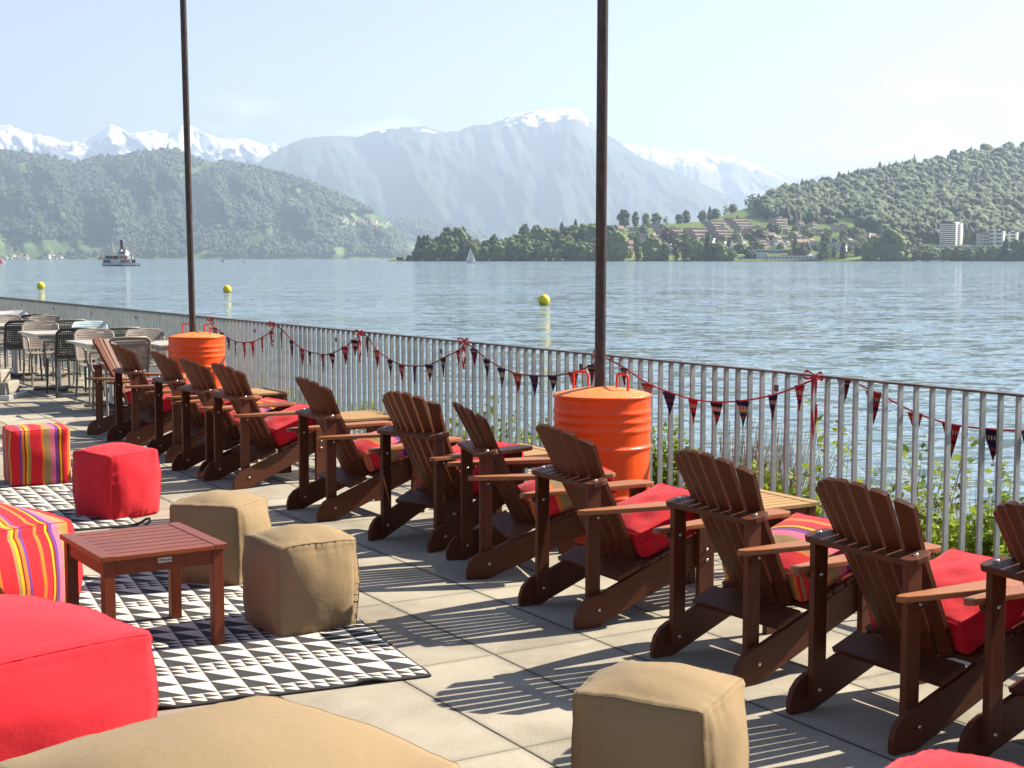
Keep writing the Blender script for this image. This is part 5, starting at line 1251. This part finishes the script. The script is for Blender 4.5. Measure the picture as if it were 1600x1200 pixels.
    if parent is not None: o.parent = parent
    if piping:
        mb = MB()
        for z_ in ((1, -1) if not flat_bottom else (1,)):
            ring = [deform(u, v, z_) for u, v in ([(-1 + 2 * i / n, -1) for i in range(n)] + [(1, -1 + 2 * i / n) for i in range(n)] + [(1 - 2 * i / n, 1) for i in range(n)] + [(-1, 1 - 2 * i / n) for i in range(n)])]
            if flat_bottom: ring = [p + Vector((0, 0, -zz)) for p in ring]
            mb.tube(ring + [ring[0]], .0015, 5, cap=False)
        for (u, v) in ((1, -1), (-1, -1), (1, 1), (-1, 1)):
            ln = [deform(u, v, -1 + 2 * i / n) for i in range(n + 1)]
            if flat_bottom: ln = [p + Vector((0, 0, -zz)) for p in ln]
            mb.tube(ln, .0011, 5, cap=False)
        mb.build('seam', pip_m or m_, o)
    return o
FIT = [('A', -3.99, 13.724, -6), ('B', -3.556, 12.766, 33.2), ('C', -2.957, 11.787, 32.0), ('D', -2.520, 10.941, 35.5), ('E', -2.158, 10.423, 36.5), ('F', -1.362, 9.172, 30.7),
       ('G', -0.658, 8.169, 47.3), ('H', -0.301, 7.560, 14.3), ('I', 0.157, 6.524, 29.3), ('J', 0.720, 5.643, 33.0), ('K', 1.138, 4.897, 31.0), ('L', 1.60, 4.40, 27.3)]
CL = {'A': 'wooden Adirondack chair farthest away, turned to show the front of its slats', 'B': 'second farthest wooden Adirondack chair, in front of a plastic chair back', 'C': 'wooden Adirondack chair just left of the far orange drum', 'D': 'wooden Adirondack chair directly in front of the far orange drum',
      'E': 'wooden Adirondack chair right of the far drum, left of a slatted table', 'F': 'wooden Adirondack chair with a striped cushion, alone right of the gap', 'G': 'wooden Adirondack chair seen most from behind, in the middle of the row', 'H': 'wooden Adirondack chair seen nearly side-on, left of the near drum',
      'I': 'wooden Adirondack chair directly in front of the near orange drum', 'J': 'wooden Adirondack chair left of the sunlit side table, with a striped cushion', 'K': 'wooden Adirondack chair nearest in full view, with a plain red cushion', 'L': 'wooden Adirondack chair cut off by the right edge'}
CU = {'A': 's', 'B': 'r', 'C': 'r', 'D': 's', 'E': 'r', 'F': 's', 'G': 'r', 'H': 's', 'I': 'r', 'J': 's', 'K': 'r', 'L': 'r'}
chair0 = adirondack()
cush = {}
for i, (nm, x, y, th) in enumerate(FIT):
    o = chair0 if i == 0 else copy_tree(chair0); o.name = 'adirondack_chair'
    rz = R(th) - math.pi / 2; o.location = (x, y, 0); o.rotation_euler = (0, 0, rz); tag(o, CL[nm], 'chair', 'wooden chairs in a row facing the lake')
    c = soft_box('seat_cushion', .46, .46, .105, M['stripe_cushion'] if CU[nm] == 's' else M['crimson'], 20, (.018, .018, .045), .008, 40 + i, .006, None, False, 0, True, None, CU[nm] == 'r')
    Tm_ = Matrix.Translation((x, y, 0)) @ Matrix.Rotation(rz, 4, 'Z') @ Matrix.Translation((rnd.uniform(-.01, .01), .612, .362)) @ Matrix.Rotation(math.atan(.3767) - .05, 4, 'X') @ Matrix.Translation((0, 0, 0.0)) @ Matrix.Rotation(R(90) if CU[nm] == 's' else rnd.uniform(-.03, .03), 4, 'Z')
    c.matrix_world = Tm_
    tag(c, ('striped' if CU[nm] == 's' else 'plain red') + ' cushion on the ' + CL[nm].replace('wooden Adirondack ', '').split(' with a')[0].split(', with')[0], 'cushion', 'seat cushions')

# ================================================================== POUFS
def pouf(px_pos, size, h, yaw, mkey, label, seed, bul=(.055, .055, .056), ears=.012, wr=.0068, sag=0.0, cat='pouf', n=26):
    o = soft_box('pouf', size[0], size[1], h, M[mkey], n, bul, ears, seed, wr, None, True, sag, True, M['red'] if 'stripe' in mkey else None)
    o.location = (px_pos[0], px_pos[1], 0.004); o.rotation_euler = (0, 0, R(yaw)); tag(o, label, cat); return o
pouf((.44, 4.12), (.385, .385), .405, 63, 'beige', 'beige cube pouf at the bottom, in front of the chair row', 1, ears=.014, wr=.006)
pouf((-.96, 6.41), (.380, .380), .395, 34, 'beige', 'beige cube pouf on the corner of the patterned rug', 2)
pouf((-1.52, 7.36), (.380, .380), .40, 76, 'beige', 'beige cube pouf behind the small wooden table', 3, wr=.005)
pouf((-2.57, 9.23), (.380, .380), .41, 53, 'red', 'plain red cube pouf left of the beige pouf and the table', 4)
pouf((-3.53, 10.56), (.43, .43), .415, 26, 'stripe', 'striped cube pouf with straight sides at the left edge', 5, (.012, .012, .012), .004, .0015)
def corner_pos(cx, cy, th, s_): # centre of a square whose right corner sits at (cx, cy); th = direction of the edge that leaves it backwards-left
    a = Vector((math.cos(th), math.sin(th))); b_ = Vector((-a.y, a.x)); return Vector((cx, cy)) - a * s_ / 2 + b_ * s_ / 2
c_ = corner_pos(-2.03, 6.60, R(56), .80); pouf(c_, (.78, .78), .43, 56, 'stripe_big', 'large striped floor cushion beside the small wooden table', 6, (.10, .10, .12), .012, .006)
c_ = corner_pos(-1.17, 4.62, R(46), .80); pouf(c_, (.78, .78), .425, 46, 'red', 'large plain red floor cushion at the lower left', 7, (.06, .06, .10), .012, .008)
pouf((-.71, 3.44), (.83, .83), .40, 45, 'beige', 'large beige floor cushion at the bottom edge', 8, (.06, .06, .11), .012, .006)
pouf((1.075, 3.25), (.385, .385), .42, 48, 'red', 'red cube pouf peeping in at the bottom right edge', 9)

# ================================================================== SLATTED TABLES
def slat_table(name, W_, D_, H_, mtop, mleg, plaque=False):
    root = empty(name); t = .022
    fw = .055
    mb = MB()
    for sx in (-1, 1): mb.box((sx * (W_ / 2 - fw / 2), 0, H_ - t / 2), (fw, D_, t), bev=.003)
    ns_ = 8; gap = .010; sw = (D_ - gap * (ns_ + 1) + gap * 2) / ns_
    for k in range(ns_):
        y = -D_ / 2 + sw / 2 + k * (sw + gap) if ns_ > 1 else 0
        mb.box((0, min(max(y, -D_ / 2 + sw / 2), D_ / 2 - sw / 2), H_ - t / 2 - .0015), (W_ - 2 * fw - .002, sw, t - .003), bev=.002)
    mb.build('top', mtop, root)
    mb = MB(); ah = .065; iz = H_ - t - ah / 2
    for sy in (-1, 1): mb.box((0, sy * (D_ / 2 - .030), iz), (W_ - .10, .018, ah), bev=.002)
    for sx in (-1, 1): mb.box((sx * (W_ / 2 - .030), 0, iz), (.018, D_ - .10, ah), bev=.002)
    mb.build('apron', mleg, root)
    for sx in (-1, 1):
        for sy in (-1, 1):
            mb = MB(); mb.box((sx * (W_ / 2 - .038), sy * (D_ / 2 - .038), (H_ - t) / 2), (.048, .048, H_ - t), bev=.003); mb.build('leg', M['wood_table_leg'] if mleg is not M['wood_x'] else M['wood_z'], root)
    if plaque:
        mb = MB(); mb.box((.0, -D_ / 2 + .018, iz + .012), (.060, .006, .022), bev=.001); mb.build('plaque', M['steel_plate'], root)
        cu = bpy.data.curves.new('lettering', 'FONT'); cu.body = 'Mamulia'; cu.size = .016; cu.shear = .35; cu.align_x = 'CENTER'; cu.align_y = 'CENTER'; cu.extrude = .0004
        to = bpy.data.objects.new('lettering', cu); COL.objects.link(to)
        dg = bpy.context.evaluated_depsgraph_get(); me = bpy.data.meshes.new_from_object(to.evaluated_get(dg)); bpy.data.objects.remove(to)
        me.materials.clear(); me.materials.append(M['gap']); lo_ = bpy.data.objects.new('lettering', me); COL.objects.link(lo_); lo_.parent = root
        lo_.location = (0, -D_ / 2 + .0142, iz + .012); lo_.rotation_euler = (math.pi / 2, 0, 0)
    return root
M['steel_plate'], _, _, _ = mat('plaque_metal', (0.55, 0.53, 0.5), 0.4, 0.3)
t0 = slat_table('side_table', .545, .60, .445, M['wood_table'], M['wood_table_leg'], True)
t0.location = (-1.605, 6.14, .004); t0.rotation_euler = (0, 0, R(33)); tag(t0, 'small reddish slatted table with a metal name plate, on the rug', 'table')
tt0 = slat_table('side_table', .50, .50, .45, M['wood_pale'], M['wood_x'])
for i, (x, y, rz, lb) in enumerate(((1.20, 7.18, 31, 'sunlit slatted side table behind the nearest two chairs'), (-.02, 9.02, 31, 'slatted side table left of the near orange drum'), (-1.20, 11.12, 33, 'slatted side table between the two middle chairs'), (-2.38, 13.12, 33, 'farthest slatted side table, right of the far drum'))):
    o = tt0 if i == 0 else copy_tree(tt0); o.name = 'side_table'; o.location = (x, y, 0); o.rotation_euler = (0, 0, R(rz)); tag(o, lb, 'table', 'slatted tables by the railing')

# ================================================================== RUGS
def rug(corner, e1deg, w_, d_, label, seed, curl=0.0):
    a = R(e1deg); e1 = Vector((math.cos(a), math.sin(a), 0)); e2 = Vector((e1.y, -e1.x, 0))
    nx, ny = 90, 110; V = []; uvd = {}
    for i in range(nx + 1):
        for j in range(ny + 1):
            u, v = i / nx * w_, j / ny * d_
            z = .006 + .004 * max(0, mnoise.noise(Vector((u * 3, v * 3, seed)))) 
            ed = min(u, v, d_ - v)
            z += .022 * max(0, mnoise.noise(Vector((u * 6, v * 5, seed + 3)))) * math.exp(-ed * 14)
            dx = .012 * mnoise.noise(Vector((v * 6, 2, seed))) * math.exp(-u * 10)
            V.append(tuple(e1 * (u + dx) + e2 * v + Vector((0, 0, z)))); uvd[len(V) - 1] = (u, v)
    Fq = [(i * (ny + 1) + j, (i + 1) * (ny + 1) + j, (i + 1) * (ny + 1) + j + 1, i * (ny + 1) + j + 1) for i in range(nx) for j in range(ny)]
    me = bpy.data.meshes.new('rug'); me.from_pydata(V, [], Fq); me.materials.append(M['rug']); ul = me.uv_layers.new(name='flat')
    ul.data.foreach_set('uv', [x for fc in Fq for q in fc for x in uvd[q]]); me.polygons.foreach_set('use_smooth', [True] * len(Fq))
    o = bpy.data.objects.new('rug', me); COL.objects.link(o); o.location = (corner[0], corner[1], 0)
    md = o.modifiers.new('t', 'SOLIDIFY'); md.thickness = .006; md.offset = -1
    bd = MB(); ring = [V[i * (ny + 1)] for i in range(nx + 1)] + [V[nx * (ny + 1) + j] for j in range(1, ny + 1)] + [V[i * (ny + 1) + ny] for i in range(nx - 1, -1, -1)] + [V[j] for j in range(ny - 1, -1, -1)]
    bd.tube([Vector(p) + Vector((0, 0, .0)) for p in ring], .0065, 6, cap=False); bd.build('binding', M['black'], o)
    tag(o, label, 'rug', 'triangle patterned rugs'); return o
rug((-.326, 5.584), 203.5, 1.95, 2.38, 'black and white triangle rug under the small table and beige poufs', 1)
rug((-2.33, 8.83), 208, 1.95, 2.0, 'black and white triangle rug under the striped and red cubes', 5)
mb = MB(); q0 = at_z(175, 824, .01); mb.tube([q0 + Vector((x * .001, y * .001, z * .001)) for x, y, z in ((0, 0, 0), (70, -10, 0), (140, 0, 0), (190, 30, 6), (215, 70, 20), (205, 110, 36), (180, 120, 30), (150, 100, 10), (110, 80, 0))], .008, 8)
o = mb.build('rug_curl', M['rug_curl']); tag(o, 'black curled loop at the rug corner beside the red pouf', 'rug_curl')  # curled-up rug corner, modelled as a separate black loop

# ================================================================== CAFE ARMCHAIRS AND TABLES
def shell(cols, rows, fn, hole=.52, mb=None, rim=1):
    """a perforated sheet: every cell a ring of four quads round a square hole, outer cells solid"""
    mb = mb or MB()
    for i in range(cols):
        for j in range(rows):
            u0, u1, v0, v1 = i / cols, (i + 1) / cols, j / rows, (j + 1) / rows
            if i < rim or j < rim or i >= cols - rim or j >= rows - rim:
                mb.add([fn(u0, v0), fn(u1, v0), fn(u1, v1), fn(u0, v1)], [(0, 1, 2, 3)], 0, False)
            else:
                m0 = (1 - hole) / 2; m1 = 1 - m0; a0, a1, b0_, b1 = u0 + (u1 - u0) * m0, u0 + (u1 - u0) * m1, v0 + (v1 - v0) * m0, v0 + (v1 - v0) * m1
                o_ = [fn(u0, v0), fn(u1, v0), fn(u1, v1), fn(u0, v1)]; i_ = [fn(a0, b0_), fn(a1, b0_), fn(a1, b1), fn(a0, b1)]
                mb.add(o_ + i_, [(0, 1, 5, 4), (1, 2, 6, 5), (2, 3, 7, 6), (3, 0, 4, 7)], 0, False)
    return mb
def cafe_chair(mk):
    root = empty('armchair'); m_ = M[mk]
    def back(u, v):
        x = (u - .5) * .47; hw = .235
        cut = max(0, (v - .72) / .28); x *= 1 - .10 * cut ** 2.2 * (abs(u - .5) * 2) ** 4
        z = .475 + .355 * v - .022 * (abs(u - .5) * 2) ** 5 * (v > .9)
        return Vector((x, -.215 - .10 * v - .03 * (1 - (u - .5) ** 2 * 4) * 1.0, z))
    mb = shell(22, 13, back); o = mb.build('backrest', m_, root, fix=False); md = o.modifiers.new('t', 'SOLIDIFY'); md.thickness = .011
    rim_ = [back(0, 0), back(0, .5), back(0, .85), back(.03, .97), back(.10, 1), back(.5, 1), back(.90, 1), back(.97, .97), back(1, .85), back(1, .5), back(1, 0)]
    mb = MB(); mb.tube(rim_, .011, 8); mb.build('back_frame', m_, o)
    def seat(u, v): return Vector(((u - .5) * .46, -.20 + .43 * v, .445 - .02 * math.sin(v * 3.14) + .012 * v - .015 * (v > .95)))
    mb = shell(20, 18, seat, .4, rim=2); o = mb.build('seat', m_, root, fix=False); md = o.modifiers.new('t', 'SOLIDIFY'); md.thickness = .014
    for sx in (-1, 1):
        mb = MB(); mb.tube([(sx * .225, -.215, .49), (sx * .232, -.24, .25), (sx * .24, -.275, 0)], [.017, .015, .012], 8); mb.build('leg', m_, root)
        mb = MB(); mb.tube([(sx * .225, .205, .44), (sx * .23, .215, .22), (sx * .235, .225, 0)], [.017, .015, .012], 8); mb.build('leg', m_, root)
        mb = MB(); mb.tube([(sx * .235, -.24, .66), (sx * .262, -.16, .665), (sx * .272, .0, .66), (sx * .270, .12, .652), (sx * .266, .18, .63), (sx * .262, .20, .59), (sx * .258, .195, .52), (sx * .24, .20, .46), (sx * .225, .19, .435)], [.012, .014, .016, .016, .014, .013, .012, .013, .014], 8)
        mb.build('armrest', m_, root)
    return root
cc = {}
def put_chair(mk, px, py, face, label, zt=.835):
    q = at_z(px, py, zt); rz = (math.atan2(-.8448, .5351) if face > 0 else math.atan2(.8448, -.5351)) - math.pi / 2 + rnd.uniform(-.06, .06)
    f = Vector((-math.sin(rz), math.cos(rz), 0))
    c_ = q + f * .31
    if mk not in cc: cc[mk] = o = cafe_chair(mk)
    else: o = copy_tree(cc[mk])
    o.name = 'armchair'; o.location = (c_.x, c_.y, 0); o.rotation_euler = (0, 0, rz); tag(o, label, 'chair', 'perforated plastic armchairs'); return c_
pos = {}
for k_, mk, px, py, fc, lb in (('T10', 'taupe', 146, 514, 1, 'sunlit taupe perforated armchair left of the farthest wooden chair'), ('D9', 'shaded_taupe_and_foot', 119, 512, -1, 'shaded taupe armchair backed against the sunlit taupe one'), ('D13', 'taupe', 202, 526, -1, 'nearest brown perforated armchair, seen from behind above the wooden slats'),
                               ('T12', 'taupe', 225, 514, 1, 'sunlit taupe armchair just left of the far orange drum'), ('D11', 'olivepl', 193, 511, -1, 'olive grey armchair at the back, left of the drum side chair'), ('T6', 'taupe', 62, 502, 1, 'sunlit taupe armchair behind the second table from the left'), ('D5', 'shaded_taupe_and_foot', 36, 500, -1, 'shaded taupe armchair backed against the second table chair'),
                               ('B8', 'bluepl', 139, 502, 1, 'pale blue armchair by the railing'), ('T7', 'olivepl', 110, 499, -1, 'olive grey armchair left of the pale blue one'), ('T4', 'taupe', 69, 493, 1, 'taupe armchair in the rear row against the railing'), ('D3', 'shaded_taupe_and_foot', 56, 491, -1, 'shaded taupe armchair in the rear row, farthest back'),
                               ('T2', 'taupe', 8, 492, 1, 'taupe armchair at the left edge'), ('W1', 'whitepl', 19, 486, 1, 'white armchair at the left edge by the railing')):
    pos[k_] = put_chair(mk, px, py, fc, lb)
def cafe_table(c_, W_, label):
    root = empty('cafe_table', (c_.x, c_.y, 0), ang); tag(root, label, 'table', 'pale cafe tables')
    mb = MB(); mb.box((0, 0, .728), (W_, .78, .026), bev=.006); mb.build('top', M['tabletop'], root)
    mb = MB(); mb.box((0, 0, .69), (W_ * .8, .62, .04), bev=.004); mb.build('under_frame', M['alu'], root)
    mb = MB(); mb.tube([(0, 0, .67), (0, 0, .04)], .032, 14); mb.build('column', M['whitepl'], root)
    mb = MB(); mb.box((0, 0, .03), (.62, .07, .03), bev=.008); mb.box((0, 0, .0285), (.07, .62, .027), bev=.008); mb.build('foot', M['shaded_taupe_and_foot'], root)
    return root
def mid(a, b_): return (pos[a] + pos[b_]) / 2
cafe_table(mid('T10', 'D13'), .80, 'nearest pale table, between the taupe and the brown armchair')
cafe_table(mid('T6', 'D9'), .80, 'pale table second from the left, between sunlit and shaded taupe armchairs')
cafe_table(pos['T12'] + FD * .92, .80, 'pale table just left of the far orange drum')
cafe_table(mid('B8', 'D11'), .80, 'pale table in front of the pale blue armchair')
cafe_table(mid('T2', 'D5'), .80, 'pale table at the left edge')
cafe_table(mid('T4', 'T7'), .80, 'pale table in the rear row, left')
q = at_z(-12, 622, 0.0)
root = empty('parasol_base', (q.x, q.y, 0)); tag(root, 'speckled stone parasol base on a grey tray, cut by the left edge', 'parasol base')
mb = MB(); mb.box((0, 0, .03), (.62, .62, .06), bev=.01); mb.build('tray', M['alu'], root)
mb = MB(); mb.box((0, 0, .13), (.50, .50, .14), bev=.02); mb.box((0, 0, .27), (.34, .34, .14), bev=.02); mb.build('stone', M['kerb'], root)
mb = MB(); mb.tube([(0, 0, .33), (0, 0, .55)], .03, 12); mb.build('socket', M['alu'], root)

# ================================================================== SHORE PLANTS BEHIND THE RAILING
def bank_z(off): return -0.30 - 2.35 * (max(0, (off - .3) / 4.2) ** 0.75)
def leafy(name, s_, off, hgt, spread, nst, lpl, mleaf, label, seed, lsz=.022, flowers=0, lean=0.0):
    rg = np.random.default_rng(seed); z0 = bank_z(off) - .05; base = on_fence(s_, z0, off)
    root = empty(name, base); tag(root, label, 'plant', 'plants behind the railing')
    st = MB(); LV = []; FV = []
    for k in range(nst):
        a = rg.random() * 6.28; tip = Vector((math.cos(a), math.sin(a), 0)) * spread * rg.random() ** .6; h_ = hgt * (.6 + .4 * rg.random())
        b0_ = Vector((rg.normal() * .05, rg.normal() * .05, 0)); P_ = [b0_ + tip * (u ** 1.6) + FD * lean * u * u + Vector((0, 0, h_ * u)) + Vector((rg.normal(), rg.normal(), 0)) * .008 for u in (0, .25, .5, .75, 1.0)]
        st.tube(P_, [.005, .004, .003, .002, .001], 5, cap=False)
        for q in range(int(lpl * (1.7 if mleaf == 'leaf' else .85))):
            u = .18 + .82 * rg.random(); i = min(3, int(u * 4)); c_ = P_[i].lerp(P_[i + 1], u * 4 - i)
            d_ = Vector((rg.normal(), rg.normal(), rg.normal() * .5 + .15)).normalized(); w_ = d_.orthogonal().normalized(); w_ = (Matrix.Rotation(rg.random() * 6.28, 3, d_) @ w_)
            L_ = lsz * (1.6 + 1.9 * rg.random()); W_ = L_ * .30
            c_ = c_ + d_ * .008
            LV += [c_, c_ + d_ * L_ * .45 + w_ * W_, c_ + d_ * L_, c_ + d_ * L_ * .45 - w_ * W_]
            if q < flowers and u > .6: FV.append(c_ + d_ * L_)
    st.build('stem', M['stem'], root)
    np_object('foliage', [tuple(v) for v in LV], np.arange(len(LV)).reshape(-1, 4), M[mleaf], parent=root)
    if FV:
        fb = MB()
        for p in FV:
            for _ in range(2):
                c_ = p + Vector((rg.normal(), rg.normal(), rg.normal())) * .006; d_ = Vector((rg.normal(), rg.normal(), rg.normal())).normalized(); a_ = d_.orthogonal().normalized(); b_ = d_.cross(a_)
                fb.add([c_ + a_ * .010, c_ + b_ * .010, c_ - a_ * .010, c_ - b_ * .010], [(0, 1, 2, 3)])
        fb.build('flower', M['flower'], root)
    return root
def s_at(px): 
    q = fence_hit(px, 700, .5); return (q - Vector((FA.x, FA.y, q.z))).dot(FD)
PL = [(1040, .45, 1.12, .26, 40, 42, 'leaf', 'bright leafy bush directly right of the near drum', 0), (1062, .7, .95, .3, 40, 40, 'leaf', 'low bright bush left of the sunlit side table', 2),
      (1165, .55, .92, .30, 36, 40, 'leaf', 'yellow-flowered weed behind the sunlit side table', 9), (1195, .5, .98, .28, 36, 40, 'leaf', 'yellow-flowered weed right of the dry grass tuft', 9), (1222, .6, .85, .28, 34, 36, 'leaf', 'dense green weed left of the thin sapling', 3),
      (1252, .7, 1.55, .22, 9, 52, 'leaf2', 'thin sapling rising to the bunting bow', 0), (1290, .5, .74, .3, 30, 40, 'leaf', 'green weed behind the nearest full chair', 0), (1330, .6, .95, .24, 20, 40, 'leaf', 'leafy weed between the chair slats and the sapling', 0),
      (1382, .5, 1.02, .22, 18, 44, 'leaf', 'small leafy bush below the ribbon ends', 2), (1430, .6, 1.38, .30, 10, 46, 'leaf2', 'spreading sapling below the third pennant from the right', 0), (1462, .8, 1.28, .26, 9, 44, 'leaf2', 'tall sapling left of the last pennants', 0),
      (1480, .45, .80, .34, 40, 42, 'leaf', 'thick green weed right of the nearest chair', 3), (1515, .55, .92, .34, 40, 42, 'leaf', 'thick green weed in the right corner', 4), (1545, .6, 1.25, .30, 14, 46, 'leaf2', 'tall feathery sapling near the right edge', 0), (1580, .5, .85, .34, 40, 42, 'leaf', 'green bush at the right edge', 3),
      (1625, .6, 1.0, .34, 36, 40, 'leaf', 'green bush just outside the right edge', 2), (668, .5, 1.06, .22, 12, 40, 'leaf2', 'small sapling left of the middle chair back', 0), (720, .6, 1.12, .24, 14, 40, 'leaf2', 'small sapling above the side-on chair', 0), (770, .6, 1.22, .26, 14, 40, 'leaf2', 'small sapling left of the near drum', 0),
      (845, .5, 1.0, .3, 26, 40, 'leaf', 'green bush behind the near drum', 0), (615, .5, .86, .28, 30, 40, 'leaf', 'low green weed above the middle side table', 0), (545, .5, .84, .3, 34, 40, 'leaf', 'low green weed left of the middle side table', 1), (470, .5, .86, .3, 34, 40, 'leaf', 'low green weed right of the farthest side table', 1),
      (700, .4, .78, .3, 34, 40, 'leaf', 'low green weed behind the middle chair', 1)]
for i, (px, off, hg, spd, nst, lpl, ml, lb, flw) in enumerate(PL):
    leafy('sapling' if ml == 'leaf2' else 'leafy_weed', s_at(px), off, hg, spd, nst, lpl, ml, lb, 200 + i, .020 if ml == 'leaf' else .024, flw)
def dry_tuft(px, off, hgt, n, label, seed, spread=.25, lean=.15):
    rg = np.random.default_rng(seed); base = on_fence(s_at(px), bank_z(off) - .03, off); V = []
    for k in range(n):
        a = rg.random() * 6.28; h_ = hgt * (.5 + .5 * rg.random()); b0_ = Vector((rg.normal() * .09, rg.normal() * .09, 0)); tp = Vector((math.cos(a), math.sin(a), 0)) * spread * rg.random() + FD * lean
        w_ = Vector((math.cos(a * 3), math.sin(a * 3), 0)) * .0028; mdp = b0_ + tp * .3 + Vector((0, 0, h_ * .6)); e_ = b0_ + tp + Vector((0, 0, h_))
        V += [b0_ - w_, b0_ + w_, mdp + w_, mdp - w_, mdp - w_, mdp + w_, e_ + w_ * .3, e_ - w_ * .3]
    o = np_object('dry_grass_tuft', [tuple(v) for v in V], np.arange(len(V)).reshape(-1, 4), M['drygrass']); o.location = base; tag(o, label, 'grass tuft', 'dry grass tufts')
dry_tuft(1110, .75, 1.36, 620, 'dense dry brown grass tuft left of the sunlit side table', 1, .3, .1); dry_tuft(1150, .9, 1.42, 620, 'dry brown grass tuft directly behind the sunlit side table', 2, .3, .1); dry_tuft(1082, .9, 1.25, 400, 'dry grass tuft right of the near drum bush', 6, .3, .1)
dry_tuft(1500, .5, 1.1, 160, 'bent dry grass stalks right of the nearest chair', 3, .5, -.55); dry_tuft(1540, .6, 1.0, 200, 'bent dry grass stalks near the right edge', 4, .5, -.5); dry_tuft(1440, .8, .9, 160, 'sparse dry stalks below the saplings', 5, .4, -.4)
# ground cover on the bank
rg = np.random.default_rng(77); V = []
for k in range(52000):
    s_ = -8 + 36 * rg.random(); off = .32 + 2.4 * rg.random() ** 1.6; z0 = bank_z(off) - .02 + .18 * mnoise.noise(Vector((s_ * .5, off * .8, 1)))
    b0_ = on_fence(s_, z0, off); a = rg.random() * 6.28; h_ = .14 + .46 * rg.random() * (1 + 1.2 * mnoise.noise(Vector((s_ * .8, off, 2)))); tp = Vector((math.cos(a), math.sin(a), 0)) * .12 * rg.random(); w_ = Vector((math.cos(a + 1.5), math.sin(a + 1.5), 0)) * .009
    V += [b0_ - w_, b0_ + w_, b0_ + tp * .4 + w_ * .8 + Vector((0, 0, h_ * .6)), b0_ + tp + Vector((0, 0, h_))]
o = np_object('ground_cover', [tuple(v) for v in V], np.arange(len(V)).reshape(-1, 4), M['leaf']); tag(o, 'rough green growth on the bank below the railing', 'ground cover', kind='stuff')

# every paint and stone tone above is darkened evenly to balance the raised exposure
for m_ in bpy.data.materials:
    if m_.name.split('.')[0] in ('lake_water', 'snowy_alp_rock', 'distant_snowy_range'): continue
    k_ = 0.70
    for nd in m_.node_tree.nodes:
        if nd.type == 'VALTORGB':
            for e in nd.color_ramp.elements: e.color = tuple(c * k_ for c in e.color[:3]) + (1,)
        elif nd.type == 'BSDF_PRINCIPLED' and not nd.inputs['Base Color'].is_linked:
            c = nd.inputs['Base Color'].default_value; nd.inputs['Base Color'].default_value = (c[0] * k_, c[1] * k_, c[2] * k_, 1)
# ================================================================== HAZE
m = bpy.data.materials.new('lake_haze'); m.use_nodes = True; Nn = m.node_tree.nodes; Ll = m.node_tree.links
for nd in list(Nn):
    if nd.type == 'BSDF_PRINCIPLED': Nn.remove(nd)
pv = Nn.new('ShaderNodeVolumePrincipled'); pv.inputs['Color'].default_value = (0.53, 0.69, 0.92, 1); pv.inputs['Density'].default_value = 6.6e-5; pv.inputs['Anisotropy'].default_value = 0.25
Ll.new(pv.outputs[0], Nn['Material Output'].inputs['Volume'])
mb = MB(); mb.box((0, 14400, 1247), (60000, 33000, 2506)); hz = mb.build('haze', m); tag(hz, 'pale blue haze over the lake', kind='stuff')
